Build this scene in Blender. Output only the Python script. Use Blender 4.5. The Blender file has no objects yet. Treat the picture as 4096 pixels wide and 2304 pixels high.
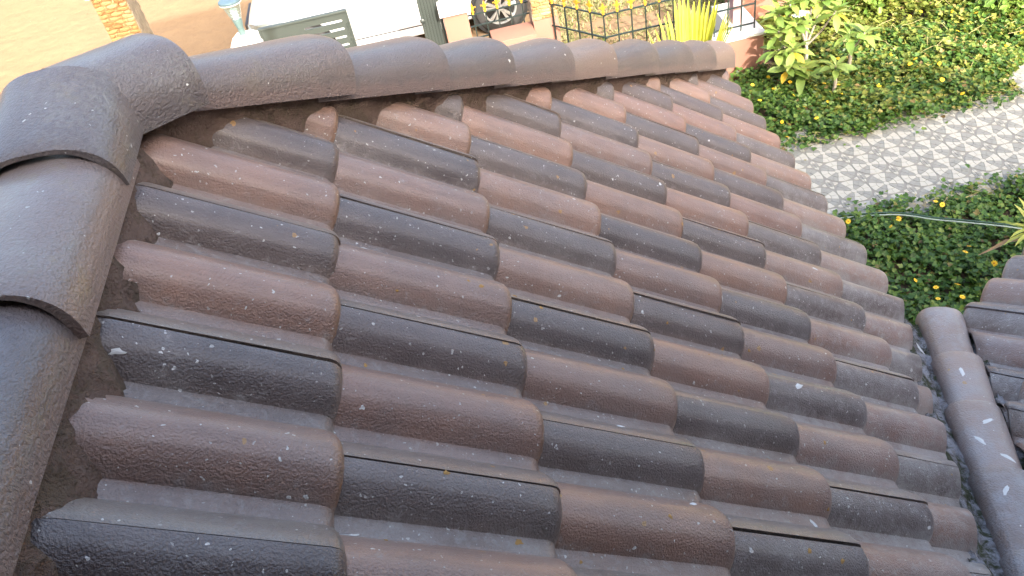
import bpy, bmesh, math, random
import numpy as np
from mathutils import Vector, Matrix, Euler
from mathutils.bvhtree import BVHTree

# ------------------------------------------------------------------ camera, sky, sun, exposure
SC = bpy.context.scene
COL = SC.collection
CAM_POS = (0.26533, -0.77944, 0.88088)
CAM_ROT = (0.816257, 0.158902, -0.167790)
LENS = 36.0 * 3278.58 / 4096.0
cam_data = bpy.data.cameras.new('camera'); cam_data.lens = LENS; cam_data.sensor_width = 36.0
cam_data.clip_start = 0.02; cam_data.clip_end = 2000.0
cam = bpy.data.objects.new('camera', cam_data); COL.objects.link(cam)
cam.location = CAM_POS; cam.rotation_euler = CAM_ROT
SC.camera = cam

SUN_EL = math.radians(31.0)
SUN_PLAN = (0.22, -0.975)                       # horizontal direction towards the sun
SUN_DIR = Vector((SUN_PLAN[0]*math.cos(SUN_EL), SUN_PLAN[1]*math.cos(SUN_EL), math.sin(SUN_EL))).normalized()
world = bpy.data.worlds.new('World'); SC.world = world; world.use_nodes = True
wn = world.node_tree.nodes; wl = world.node_tree.links
bg = wn['Background']
sky = wn.new('ShaderNodeTexSky'); sky.sky_type = 'NISHITA'; sky.sun_disc = False
sky.sun_elevation = SUN_EL
sky.sun_rotation = math.atan2(SUN_PLAN[0], SUN_PLAN[1])
sky.air_density = 1.0; sky.dust_density = 9.0; sky.ozone_density = 0.1
wl.new(sky.outputs[0], bg.inputs['Color']); bg.inputs['Strength'].default_value = 0.15
sun_data = bpy.data.lights.new('sun', 'SUN'); sun_data.energy = 2.0; sun_data.angle = math.radians(0.5)
sun_data.color = (1.0, 0.94, 0.85)
sun = bpy.data.objects.new('sun', sun_data); COL.objects.link(sun)
sun.location = (3, -12, 12)
sun.rotation_euler = SUN_DIR.to_track_quat('Z', 'Y').to_euler()
SC.view_settings.view_transform = 'Standard'; SC.view_settings.look = 'None'
SC.view_settings.exposure = 2.5; SC.view_settings.gamma = 1.0
SC.render.engine = 'CYCLES'
SC.cycles.use_denoising = True; SC.cycles.use_adaptive_sampling = True; SC.cycles.adaptive_threshold = .02
SC.cycles.max_bounces = 5; SC.cycles.diffuse_bounces = 3; SC.cycles.glossy_bounces = 2; SC.cycles.transparent_max_bounces = 6

random.seed(7); np.random.seed(7)
G = -3.9                                        # ground level
PHI = 0.66757                                   # pitch of the main slope
CP, SP, TP = math.cos(PHI), math.sin(PHI), math.tan(PHI)

# ------------------------------------------------------------------ helpers: objects
W = {}
def world_of(o):
    return W.get(o.name, Matrix.Identity(4))
def put(o, parent=None, M=None):
    COL.objects.link(o)
    M = M or Matrix.Identity(4)
    W[o.name] = M.copy()
    if parent is not None:
        o.parent = parent
        o.matrix_parent_inverse = Matrix.Identity(4)
        o.matrix_basis = world_of(parent).inverted() @ M
    else:
        o.matrix_basis = M
    return o
def empty(name, loc):
    o = bpy.data.objects.new(name, None); o.empty_display_size = 0.1
    return put(o, None, Matrix.Translation(loc))
def tag(o, label=None, cat=None, group=None, kind=None):
    if label: o['label'] = label
    if cat: o['category'] = cat
    if group: o['group'] = group
    if kind: o['kind'] = kind
    return o
def meshdata(name, verts, faces, mat=None, smooth=False, sharp=None):
    me = bpy.data.meshes.new(name)
    me.from_pydata([tuple(v) for v in verts], [], faces)
    if mat is not None:
        for m in (mat if isinstance(mat, (list, tuple)) else [mat]): me.materials.append(m)
    if smooth:
        me.polygons.foreach_set('use_smooth', [True]*len(me.polygons))
        if sharp:
            me.set_sharp_from_angle(angle=math.radians(sharp))
    me.update()
    return me
def obj(name, verts, faces, mat, parent=None, M=None, smooth=False, sharp=None):
    return put(bpy.data.objects.new(name, meshdata(name, verts, faces, mat, smooth, sharp)), parent, M)
def inst(name, me, parent=None, M=None):
    return put(bpy.data.objects.new(name, me), parent, M)

class MB:
    """collects simple shapes into one mesh"""
    def __init__(s): s.v = []; s.f = []
    def add(s, v, f):
        n = len(s.v); s.v += [tuple(x) for x in v]; s.f += [tuple(i+n for i in q) for q in f]; return s
    def box(s, x0, x1, y0, y1, z0, z1):
        return s.add([(x0,y0,z0),(x1,y0,z0),(x1,y1,z0),(x0,y1,z0),(x0,y0,z1),(x1,y0,z1),(x1,y1,z1),(x0,y1,z1)],
                     [(0,3,2,1),(4,5,6,7),(0,1,5,4),(1,2,6,5),(2,3,7,6),(3,0,4,7)])
    def tube(s, path, r, n=8, cap=True):
        path = [Vector(p) for p in path]; rings = []
        rr = r if isinstance(r, (list, tuple)) else [r]*len(path)
        base = len(s.v); V = []; F = []
        up = Vector((0, 0, 1))
        for i, p in enumerate(path):
            t = (path[min(i+1, len(path)-1)] - path[max(i-1, 0)]).normalized()
            a = t.cross(up if abs(t.z) < .95 else Vector((1, 0, 0))).normalized(); b = t.cross(a)
            for k in range(n):
                th = 2*math.pi*k/n
                V.append(p + (a*math.cos(th) + b*math.sin(th))*rr[i])
        for i in range(len(path)-1):
            for k in range(n):
                F.append((i*n+k, i*n+(k+1) % n, (i+1)*n+(k+1) % n, (i+1)*n+k))
        if cap:
            F.append(tuple(range(n))[::-1]); F.append(tuple((len(path)-1)*n+k for k in range(n)))
        return s.add(V, F)
    def lathe(s, prof, n=16, c=(0, 0, 0)):
        V = []; F = []
        for r, z in prof:
            for k in range(n):
                th = 2*math.pi*k/n; V.append((c[0]+r*math.cos(th), c[1]+r*math.sin(th), c[2]+z))
        for i in range(len(prof)-1):
            for k in range(n):
                F.append((i*n+k, i*n+(k+1) % n, (i+1)*n+(k+1) % n, (i+1)*n+k))
        F.append(tuple(range(n))[::-1]); F.append(tuple((len(prof)-1)*n+k for k in range(n)))
        return s.add(V, F)
    def prism(s, poly, axis, a0, a1):
        """poly in the two other axes (in xyz order), extruded along axis"""
        n = len(poly); V = []
        for a in (a0, a1):
            for p in poly:
                q = list(p); q.insert(axis, a); V.append(q)
        F = [tuple(range(n))[::-1], tuple(range(n, 2*n))] + [(i, (i+1) % n, n+(i+1) % n, n+i) for i in range(n)]
        return s.add(V, F)
    def build(s, name, mat, parent=None, M=None, smooth=False, sharp=40, bevel=0):
        me = meshdata(name, s.v, s.f, mat, False)
        if True:
            bm = bmesh.new(); bm.from_mesh(me)
            bmesh.ops.recalc_face_normals(bm, faces=bm.faces)
            if bevel:
                bmesh.ops.bevel(bm, geom=[e for e in bm.edges], offset=bevel, segments=2, profile=.6, affect='EDGES', clamp_overlap=True)
            bm.to_mesh(me); bm.free()
        if smooth or bevel:
            me.polygons.foreach_set('use_smooth', [True]*len(me.polygons)); me.set_sharp_from_angle(angle=math.radians(sharp))
        return put(bpy.data.objects.new(name, me), parent, M)

# ------------------------------------------------------------------ helpers: materials
class N:
    def __init__(s, name):
        s.m = bpy.data.materials.new(name); s.m.use_nodes = True
        s.t = s.m.node_tree; s.b = s.t.nodes['Principled BSDF']; s.out = s.t.nodes['Material Output']
    def n(s, typ, **kw):
        x = s.t.nodes.new(typ)
        for k, v in kw.items():
            if k.startswith('i_'): x.inputs[k[2:].replace('_', ' ')].default_value = v
            else: setattr(x, k, v)
        return x
    def l(s, a, b): s.t.links.new(a, b)
    def setp(s, name, v):
        if hasattr(v, 'links'): s.l(v, s.b.inputs[name])
        else: s.b.inputs[name].default_value = v
    def noise(s, scale, detail=3, rough=.55, vec=None, dist=0.0):
        x = s.n('ShaderNodeTexNoise'); x.inputs['Scale'].default_value = scale; x.inputs['Detail'].default_value = detail
        x.inputs['Roughness'].default_value = rough; x.inputs['Distortion'].default_value = dist
        if vec is not None: s.l(vec, x.inputs['Vector'])
        return x.outputs['Fac']
    def ramp(s, fac, stops, mode='LINEAR'):
        x = s.n('ShaderNodeValToRGB'); x.color_ramp.interpolation = mode
        cr = x.color_ramp
        while len(cr.elements) < len(stops): cr.elements.new(.5)
        for e, (p, c) in zip(cr.elements, stops):
            e.position = p; e.color = (c, c, c, 1) if isinstance(c, (int, float)) else (*c, 1)
        s.l(fac, x.inputs['Fac']); return x.outputs['Color']
    def mix(s, fac, a, b, mode='MIX'):
        x = s.n('ShaderNodeMix', data_type='RGBA', blend_type=mode)
        for ix, v in ((0, fac), (6, a), (7, b)):
            if hasattr(v, 'links'): s.l(v, x.inputs[ix])
            else: x.inputs[ix].default_value = (v if ix == 0 else ((*v, 1) if len(v) == 3 else v))
        return x.outputs[2]
    def math(s, op, a, b=None, clamp=False):
        x = s.n('ShaderNodeMath', operation=op); x.use_clamp = clamp
        for i, v in enumerate((a, b)):
            if v is None: continue
            if hasattr(v, 'links'): s.l(v, x.inputs[i])
            else: x.inputs[i].default_value = v
        return x.outputs[0]
    def bump(s, h, strength, dist, normal=None):
        x = s.n('ShaderNodeBump'); x.inputs['Strength'].default_value = strength; x.inputs['Distance'].default_value = dist
        s.l(h, x.inputs['Height'])
        if normal is not None: s.l(normal, x.inputs['Normal'])
        return x.outputs['Normal']
    def coords(s, jitter=True):
        tc = s.n('ShaderNodeTexCoord')
        if not jitter: return tc.outputs['Object'], tc
        oi = s.n('ShaderNodeObjectInfo')
        va = s.n('ShaderNodeVectorMath', operation='ADD'); s.l(tc.outputs['Object'], va.inputs[0])
        mu = s.math('MULTIPLY', oi.outputs['Random'], 37.0); cb = s.n('ShaderNodeCombineXYZ')
        for i in range(3): s.l(mu, cb.inputs[i])
        s.l(cb.outputs[0], va.inputs[1])
        s.rnd = oi.outputs['Random']
        return va.outputs[0], tc
    def attr(s, name, typ='OBJECT'):
        a = s.n('ShaderNodeAttribute', attribute_type=typ, attribute_name=name); return a.outputs['Fac']
    def spots(s, vec, scale, size, keep, jit=1.0):
        """random round spots: factor 0..1"""
        if not hasattr(s, 'rag'):
            nt = s.n('ShaderNodeTexNoise'); nt.inputs['Scale'].default_value = 110; nt.inputs['Detail'].default_value = 1; s.l(vec, nt.inputs['Vector'])
            sc1 = s.n('ShaderNodeVectorMath', operation='SCALE'); s.l(nt.outputs['Color'], sc1.inputs[0]); sc1.inputs['Scale'].default_value = .010
            ad = s.n('ShaderNodeVectorMath', operation='ADD'); s.l(vec, ad.inputs[0]); s.l(sc1.outputs[0], ad.inputs[1]); s.rag = ad.outputs[0]
        vec = s.rag
        v = s.n('ShaderNodeTexVoronoi'); v.inputs['Scale'].default_value = scale; v.inputs['Randomness'].default_value = jit
        s.l(vec, v.inputs['Vector'])
        sep = s.n('ShaderNodeSeparateColor'); s.l(v.outputs['Color'], sep.inputs[0])
        k = s.math('GREATER_THAN', sep.outputs[0], 1-keep)
        sz = s.math('MULTIPLY', s.math('POWER', sep.outputs[1], 2.0), size); sz = s.math('ADD', sz, size*.35)
        d = s.math('LESS_THAN', v.outputs['Distance'], sz)
        return s.math('MULTIPLY', k, d)

def plain(name, col, rough=.6, metal=0, var=.12, vscale=8, bump=0, bscale=60, spec=.5, coat=0):
    n = N(name); vec, tc = n.coords()
    f = n.noise(vscale, 4, vec=vec)
    c = n.mix(f, tuple(x*(1-var) for x in col), tuple(min(1, x*(1+var)) for x in col))
    n.setp('Base Color', c); n.setp('Roughness', rough); n.setp('Metallic', metal); n.b.inputs['Specular IOR Level'].default_value = spec
    if coat: n.b.inputs['Coat Weight'].default_value = coat; n.b.inputs['Coat Roughness'].default_value = .05
    if bump: n.setp('Normal', n.bump(n.noise(bscale, 4, vec=vec), bump, .004))
    return n.m

# --- roof tile: two colours across the tile (uv.y), worn front edge (uv.x), wrinkled skin, specks
def tile_material():
    n = N('roof_tile'); vec, tc = n.coords()
    sep = n.n('ShaderNodeSeparateXYZ'); n.l(tc.outputs['UV'], sep.inputs[0])
    u, t = sep.outputs[0], sep.outputs[1]
    wob = n.math('MULTIPLY', n.math('SUBTRACT', n.noise(14, 3, vec=vec), .5), .05)
    t2 = n.math('ADD', t, wob)
    dark = (.120, .101, .100); pan1 = (.225, .176, .150); brown = (.350, .228, .175); pan2 = (.290, .210, .172); strip = (.235, .195, .162)
    base = n.ramp(t2, [(0, dark), (.198, (.116, .094, .088)), (.225, pan1), (.298, pan1), (.323, brown), (.698, (.325, .200, .150)), (.728, pan2), (.798, pan2), (.823, strip), (1, strip)])
    tone = n.ramp(n.rnd, [(0, (.80, .80, .86)), (.35, (1, 1, 1)), (.7, (1.06, 1.0, .96)), (1, (.92, .84, .87))])
    base = n.mix(1.0, base, tone, 'MULTIPLY')
    big = n.noise(9, 4, vec=vec)
    base = n.mix(n.ramp(big, [(.38, 0), (.66, .75)]), base, n.mix(.55, base, (.185, .145, .135)))
    # streaks running down the slope
    mp = n.n('ShaderNodeMapping'); mp.inputs['Scale'].default_value = (5, 70, 70); n.l(vec, mp.inputs['Vector'])
    base = n.mix(n.ramp(n.noise(1.0, 3, .6, vec=mp.outputs[0]), [(.42, .34), (.62, 0)]), base, n.mix(1.0, base, (.55, .50, .52), 'MULTIPLY'))
    # worn rusty front edge on the brown roll
    brownm = n.ramp(t2, [(.295, .25), (.335, 1), (.695, 1), (.745, .35)])
    edge = n.ramp(n.math('ADD', u, n.math('MULTIPLY', wob, .5)), [(.955, 0), (.99, 1)])
    base = n.mix(n.math('MULTIPLY', n.math('MULTIPLY', edge, brownm), .75), base, (.23, .115, .052))
    # pale dirt and efflorescence in the pans, more where the piece is weathered
    wear = n.attr('wear')
    panm = n.ramp(t2, [(.163, .12), (.213, 1), (.308, 1), (.363, .15), (.663, .12), (.723, 1), (.823, .8), (1, .35)])
    dirt = n.noise(55, 5, .7, vec=vec, dist=.6)
    dthr = n.math('SUBTRACT', n.math('ADD', dirt, n.math('MULTIPLY', wear, .15)), n.math('SUBTRACT', .635, n.math('MULTIPLY', panm, .10)))
    dm = n.math('MULTIPLY', n.math('MULTIPLY', dthr, 5.0, True), .5)
    base = n.mix(dm, base, (.40, .39, .375))
    film = n.math('MULTIPLY', n.ramp(n.noise(8, 4, .65, vec=vec), [(.34, 0), (.66, 1)]), n.math('MULTIPLY', n.math('MULTIPLY', n.math('ADD', wear, .10), n.math('ADD', panm, .5)), .62), True)
    base = n.mix(film, base, (.41, .395, .385))
    # specks: white grains, white drops, orange lichen
    clus = n.ramp(n.noise(7, 3, .6, vec=vec), [(.38, .40), (.58, 1)])
    w1 = n.math('MULTIPLY', n.spots(vec, 120, .21, .36), clus); w2 = n.math('MULTIPLY', n.spots(vec, 44, .14, .14), clus); o1 = n.spots(vec, 34, .18, .11)
    base = n.mix(w1, base, (.62, .62, .60)); base = n.mix(n.math('MULTIPLY', o1, .85), base, (.42, .24, .07)); base = n.mix(w2, base, (.78, .79, .78))
    n.setp('Base Color', base)
    n.setp('Roughness', n.ramp(big, [(.3, .34), (.7, .50)])); n.b.inputs['Specular IOR Level'].default_value = .6
    n.b.inputs['Coat Weight'].default_value = .7; n.b.inputs['Coat Roughness'].default_value = .3
    fine = n.noise(290, 2.0, .55, vec=vec)
    n.setp('Normal', n.bump(fine, .85, .0050))
    return n.m

def cap_material():
    n = N('cap_tile'); vec, tc = n.coords()
    a = n.ramp(n.rnd, [(0, (.108, .098, .102)), (.3, (.125, .108, .110)), (.6, (.096, .090, .096)), (.8, (.160, .130, .118)), (1, (.112, .096, .100))])
    br = n.attr('brown')
    a = n.mix(br, a, (.325, .238, .198))
    blot = n.ramp(n.noise(7, 4, vec=vec, dist=.4), [(.42, 0), (.72, .6)])
    a = n.mix(blot, a, n.mix(.5, a, (.16, .105, .095)))
    wear = n.attr('wear')
    lich = n.math('MULTIPLY', n.ramp(n.noise(6, 5, .7, vec=vec), [(.48, 0), (.66, 1)]), n.math('MULTIPLY', wear, .75))
    fine_l = n.ramp(n.noise(120, 3, vec=vec), [(.4, 0), (.6, 1)])
    a = n.mix(n.math('MULTIPLY', lich, fine_l), a, (.27, .28, .24))
    lv = n.n('ShaderNodeVectorMath', operation='ADD'); n.l(vec, lv.inputs[0]); lv.inputs[1].default_value = (4.3, 1.7, 2.2)
    yel = n.math('MULTIPLY', n.ramp(n.noise(8, 5, .7, vec=lv.outputs[0]), [(.58, 0), (.70, 1)]), n.math('MULTIPLY', wear, .5))
    a = n.mix(yel, a, (.26, .21, .06))
    ch = n.attr('chalk')
    chm = n.math('MULTIPLY', n.ramp(n.noise(10, 6, .72, vec=vec), [(.40, 0), (.68, 1)]), n.math('MULTIPLY', ch, .7))
    a = n.mix(chm, a, (.36, .38, .42))
    sz = n.n('ShaderNodeSeparateXYZ'); n.l(tc.outputs['Object'], sz.inputs[0])
    lowm = n.ramp(n.math('ADD', sz.outputs[2], n.math('MULTIPLY', n.math('SUBTRACT', n.noise(30, 3, vec=vec), .5), .03)), [(.018, .6), (.034, 0)])
    a = n.mix(lowm, a, (.215, .150, .130))
    w1 = n.spots(vec, 100, .19, .10); w2 = n.spots(vec, 30, .12, .07); o1 = n.spots(vec, 28, .14, .04)
    a = n.mix(w1, a, (.6, .6, .58)); a = n.mix(n.math('MULTIPLY', o1, .8), a, (.42, .25, .08)); a = n.mix(w2, a, (.75, .76, .74))
    n.setp('Base Color', a); n.setp('Roughness', .45)
    n.b.inputs['Specular IOR Level'].default_value = .6; n.b.inputs['Coat Weight'].default_value = .7; n.b.inputs['Coat Roughness'].default_value = .3
    fine = n.noise(210, 2.0, .55, vec=vec, dist=.4)
    n.setp('Normal', n.bump(fine, .9, .0062))
    return n.m

def mortar_material(name, col, white=0.0, moss=0.0):
    n = N(name); vec, tc = n.coords(False)
    f = n.noise(30, 5, .65, vec=vec)
    c = n.mix(f, tuple(x*.6 for x in col), tuple(x*1.45 for x in col))
    g = n.ramp(n.noise(130, 4, .6, vec=vec), [(.5, 0), (.68, 1)])
    c = n.mix(n.math('MULTIPLY', g, .25), c, (.24, .19, .14))
    if white:
        c = n.mix(n.math('MULTIPLY', n.ramp(n.noise(22, 6, .75, vec=vec), [(.36, 0), (.56, 1)]), white), c, (.50, .52, .58))
    if moss:
        c = n.mix(n.math('MULTIPLY', n.ramp(n.noise(16, 6, .7, vec=vec, dist=.5), [(.47, 0), (.56, 1)]), moss), c, (.050, .058, .026))
    n.setp('Base Color', c); n.setp('Roughness', .92); n.b.inputs['Specular IOR Level'].default_value = .25
    n.setp('Normal', n.bump(n.noise(160, 4, .7, vec=vec), 1.0, .006, n.bump(n.noise(40, 4, vec=vec), .8, .012)))
    return n.m

M_TILE = tile_material(); M_CAP = cap_material()
M_MORTAR = mortar_material('hip_mortar', (.170, .120, .098), moss=.3)
M_VMORTAR = mortar_material('valley_mortar', (.10, .088, .085), white=.55, moss=.95)
M_DECK = plain('deck', (.02, .018, .016), .9)
M_PINK = plain('pink_plaster', (.235, .115, .082), .8, var=.06, vscale=3, bump=.25, bscale=120)
M_PINK_SHADE = plain('pink_plaster_shaded', (.36, .22, .22), .8, var=.06, vscale=3)  # shaded side of a pink post: the shade is put into the colour
M_WHITE = plain('white_paint', (.60, .60, .58), .6, var=.04, vscale=4, bump=.1)
M_GREY = plain('grey_gate_paint', (.052, .064, .059), .38, var=.06, metal=.2)
M_GREYD = plain('grey_gate_recess', (.035, .044, .042), .45, var=.06, metal=.2)
M_BLACK = plain('black_iron', (.020, .032, .030), .4, var=.2, metal=.3)
M_GOLD = plain('gold_paint', (.70, .36, .04), .32, var=.12, metal=.55)
M_SHADE_WALL = plain('added_shade_dark', (.075, .062, .055), .7, var=.1)  # for the added unseen blockers, dark so they bounce little light
M_HOUSE = plain('house_plaster', (.72, .52, .42), .85, var=.05, bump=.2)

# ------------------------------------------------------------------ large structure: ground, road, path, garden soil
def sand_material():
    n = N('sand'); vec, tc = n.coords(False)
    c = n.mix(n.noise(.9, 6, .6, vec=vec), (.185, .122, .070), (.24, .168, .100))
    c = n.mix(n.ramp(n.noise(14, 5, .7, vec=vec), [(.50, 0), (.8, .5)]), c, (.165, .105, .06))
    c = n.mix(n.spots(vec, 9, .10, .10), c, (.30, .22, .15))
    n.setp('Base Color', c); n.setp('Roughness', .95); n.b.inputs['Specular IOR Level'].default_value = .15
    n.setp('Normal', n.bump(n.noise(60, 5, .7, vec=vec), .6, .01, n.bump(n.noise(3.5, 4, vec=vec), .5, .08)))
    return n.m
M_SAND = sand_material()
gs = 220
tag(obj('ground', [(-gs,-gs,G),(gs,-gs,G),(gs,gs,G),(-gs,gs,G)], [(0,1,2,3)], M_SAND), 'bare orange sandy ground beside the house', kind='structure')
M_SOIL = plain('soil', (.055, .038, .024), .95, var=.4, vscale=12, bump=.8, bscale=50)
soil = MB().add([(1.0,-2,G+.01),(9.5,-2,G+.01),(9.5,11,G+.01),(3.72,11,G+.01),(3.72,6.86,G+.01),(1.0,6.86,G+.01)], [(0,1,2,3,4,5)]).build('garden_soil', M_SOIL)
tag(soil, 'dark soil of the garden bed under the ground cover', kind='structure')

# ------------------------------------------------------------------ the house roof
PITCH = 0.15; RW = 0.122; RH = 0.043; VJ = 0.064; STEP = 0.020
S_LINES = [-0.358, 0.0, 0.33986, 0.68088, 1.00808, 1.32324, 1.64705, 1.96955]
FRONT = [(.026, 0), (.016, .0014), (.009, .0046), (.004, .0090), (.0005, .0140)]

def roll_h(r):
    r = r % PITCH
    if r >= RW: return 0.0
    return RH*math.sin(math.pi*(r/RW)**.86)**.74

def tile_mesh(L, gap=.0015, lap=.03, rounded=False):
    """local frame: x down the slope (0 = front of the course above), y across (0 = joint), z off the slope"""
    vs = [-gap]
    for base in (-VJ, -VJ-PITCH, -VJ-2*PITCH):
        for k in range(0, 15):
            vs.append(base + RW*k/14)
        vs.append(base - .014)
    vs = sorted(set(round(v, 5) for v in vs if -2*PITCH+gap < v <= -gap), reverse=True) + [-2*PITCH+gap]
    xs = ([-lap, 0, .006, .014, .025, .04] if rounded else [-lap]) + [L*.25, L*.5, L*.75] + [L-a for a, b in FRONT]
    dr = [0]*(len(xs)-len(FRONT)) + [b for a, b in FRONT]
    V = []; UV = []
    for x, d in zip(xs, dr):
        for v in vs:
            rh = roll_h(v+VJ)
            if rounded: rh *= math.sqrt(max(0, min(1, (x+.002)/.04))*(2-max(0, min(1, (x+.002)/.04))))
            sag = -STEP*(1-x/L)
            V.append((x, v, sag + rh - d*(1 + .35*rh/RH))); UV.append((x/L, -v/(2*PITCH)))
    nv = len(vs); nx = len(xs); F = []
    for i in range(nx-1):
        for k in range(nv-1):
            F.append((i*nv+k, i*nv+k+1, (i+1)*nv+k+1, (i+1)*nv+k))
    b0 = len(V)
    for x, th in ((-lap, .012), (L-.003, .0155)):
        for v in vs:
            V.append((x, v, -STEP*(1-x/L) + roll_h(v+VJ)*.94 - th)); UV.append((x/L, -v/(2*PITCH)))
    top = (nx-1)*nv
    for k in range(nv-1):
        F.append((top+k, top+k+1, b0+nv+k+1, b0+nv+k))
        F.append((b0+nv+k, b0+nv+k+1, b0+k+1, b0+k))
    F.append(tuple(i*nv for i in range(nx)) + (b0+nv, b0))
    F.append(tuple(i*nv+nv-1 for i in range(nx))[::-1] + (b0+nv-1, b0+2*nv-1))
    me = meshdata('tile', V, F, M_TILE, True, 50)
    uvl = me.uv_layers.new(name='UVMap')
    lv = np.empty(len(me.loops), dtype=np.int32); me.loops.foreach_get('vertex_index', lv)
    uvl.data.foreach_set('uv', np.array(UV, dtype=np.float32)[lv].ravel())
    return me

def cut_mesh(me, M, planes):
    """cut mesh (local) by world planes (co, no): the side the normal points to goes; None if nothing is left"""
    bm = bmesh.new(); bm.from_mesh(me); Mi = M.inverted(); R = Mi.to_3x3()
    touched = False
    for co, no in planes:
        lc = Mi @ Vector(co); ln = (M.to_3x3().transposed() @ Vector(no)).normalized()
        ds = [(v.co-lc).dot(ln) for v in bm.verts]
        if not ds or min(ds) > -1e-4: bm.free(); return None, True
        if max(ds) <= 0: continue
        touched = True
        r = bmesh.ops.bisect_plane(bm, geom=bm.verts[:]+bm.edges[:]+bm.faces[:], plane_co=lc, plane_no=ln, clear_outer=True, dist=1e-5)
        es = [e for e in r['geom_cut'] if isinstance(e, bmesh.types.BMEdge)]
        try: bmesh.ops.holes_fill(bm, edges=es)
        except Exception: pass
    if not touched: bm.free(); return me, False
    out = me.copy(); bm.to_mesh(out); bm.free(); return out, True

# frames (x down the slope, y across, z off the slope)
F_MAIN = Matrix(((CP, 0, SP, 0), (0, 1, 0, 0), (-SP, 0, CP, 0), (0, 0, 0, 1)))
E0 = Vector((1.7103, 0.8931, -1.2770)); TH = 0.56621; TN = 0.50629
e_r = Vector((math.cos(TH), math.sin(TH), 0)); u_r = Vector((math.sin(TH), -math.cos(TH), TN)).normalized()
d_r = -u_r; y_r = -e_r; n_r = d_r.cross(y_r)
F_RIGHT = Matrix((( d_r.x, y_r.x, n_r.x, E0.x), (d_r.y, y_r.y, n_r.y, E0.y), (d_r.z, y_r.z, n_r.z, E0.z), (0, 0, 0, 1)))

HIP0 = Vector((-0.36, 0.477, 0.36*TP)); HIPD = Vector((.657, .753, -.657*TP)); HIPL = Vector((-.753, .657, 0))
VAL0 = Vector((1.522, .593, -1.2)); VALD = Vector((.3586, .8896, -.2827)); VALL = Vector((-.8896, .3586, 0)).normalized() * 1.0
RIDGE_X = -0.345

house = empty('house', (0, -2.0, G))
tag(house, 'house with a roof of brown and charcoal double roll tiles filling the foreground', 'house')

def deck(name, pts, off):
    top = [Vector(p)+Vector((0,0,off)) for p in pts]; bot = [p-Vector((0,0,.05)) for p in top]; k = len(top)
    return obj(name, top+bot, [tuple(range(k)), tuple(range(2*k-1, k-1, -1))] + [(i, k+i, k+(i+1) % k, (i+1) % k) for i in range(k)], M_DECK, house)
zx = lambda x: -TP*x
vt = lambda t: VAL0 + VALD*t
main_deck = deck('main_slope', [(-.35, .488, zx(-.35)), (1.53, 2.645, zx(1.53)), (1.53, .70, zx(1.53)), tuple(vt(-.4)), tuple(vt(-1.4)), (.55, -1.9, zx(.55)), (-.35, -1.9, zx(-.35))], -.062)
def rp(a, b): return tuple(E0 + e_r*a + u_r*b)
right_deck = deck('right_slope', [rp(-.08, .02), rp(2.2, .02), rp(2.2, 2.6), rp(.9, 2.6), tuple(vt(-1.4)), tuple(vt(-.4))], -.062)

hip_cut = (HIP0 + HIPL*(-.022), HIPL)
ridge_cut = (Vector((-.29, 0, 0)), Vector((-1, 0, 0)))
val_cut_l = (VAL0 + VALL*.118, -VALL)
val_cut_r = (VAL0 - VALL*.080, VALL)
tile_objs = []
mesh_cache = {}
rng = random.Random(11)
def smooth01(a, b, x): x = max(0, min(1, (x-a)/(b-a))); return x*x*(3-2*x)
for c in range(1, 8):
    s0, s1 = S_LINES[c-1], S_LINES[c]
    ylo = {1: -1.5, 2: -1.5, 3: -1.4, 4: -1.2, 5: -.8, 6: -.4, 7: .2}[c]
    for j in range(-12, 20):
        if (c+j) % 2 == 0: continue                     # dark rolls, and so the joints, alternate from course to course
        vtop = j*PITCH + VJ
        if vtop < ylo: continue
        gi = rng.choice((0, 1, 2)); key = (c, gi)
        if key not in mesh_cache: mesh_cache[key] = tile_mesh(s1-s0, (.0010, .0017, .0024)[gi], rounded=(c == 1))
        jit = Matrix.Translation((rng.gauss(0, .0018), rng.gauss(0, .0008), rng.gauss(0, .0007))) @ Euler((rng.gauss(0, .004), rng.gauss(0, .003), rng.gauss(0, .0035))).to_matrix().to_4x4()
        M = F_MAIN @ Matrix.Translation((s0, vtop, 0)) @ jit
        me, cut = cut_mesh(mesh_cache[key], M, [hip_cut, ridge_cut, val_cut_l])
        if me is None: continue
        o = inst('tile', me, main_deck, M); tile_objs.append(o)
        ctr = M @ Vector(((s1-s0)/2, -.15, 0))
        near = smooth01(.75, .05, (ctr-VAL0).dot(VALL)*-1.0*-1)          # closer to the valley: more weathered
        o['wear'] = round(.10 + 1.0*near + .25*smooth01(.4, -.5, ctr.y)*.8 + rng.uniform(-.08, .12), 3)

L_R = .33
for c in range(0, 5):                                   # right slope, course 0 at the eave
    s1 = -c*L_R; s0 = s1 - L_R
    for j in range(-16, 14):
        if (c+j) % 2: continue
        vtop = j*PITCH - RW + VJ
        if vtop - .3 < -2.1: continue
        gi = rng.choice((1, 2)); key = ('r', gi)
        if key not in mesh_cache: mesh_cache[key] = tile_mesh(L_R, (.001, .0017, .0026)[gi])
        jit = Matrix.Translation((rng.gauss(0, .0018), rng.gauss(0, .0008), rng.gauss(0, .0007))) @ Euler((rng.gauss(0, .004), rng.gauss(0, .003), rng.gauss(0, .0035))).to_matrix().to_4x4()
        M = F_RIGHT @ Matrix.Translation((s0, vtop, 0)) @ jit
        ctr = M @ Vector((L_R/2, -.15, 0))
        if (ctr-VAL0).dot(VALL) > .3 or ctr.y < -1.3: continue
        me, cut = cut_mesh(mesh_cache[key], M, [val_cut_r])
        if me is None: continue
        o = inst('tile', me, right_deck, M); tile_objs.append(o)
        o['wear'] = round(.15 + .5*smooth01(.7, .05, -(ctr-VAL0).dot(VALL)) + rng.uniform(-.05, .12), 3)

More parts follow.
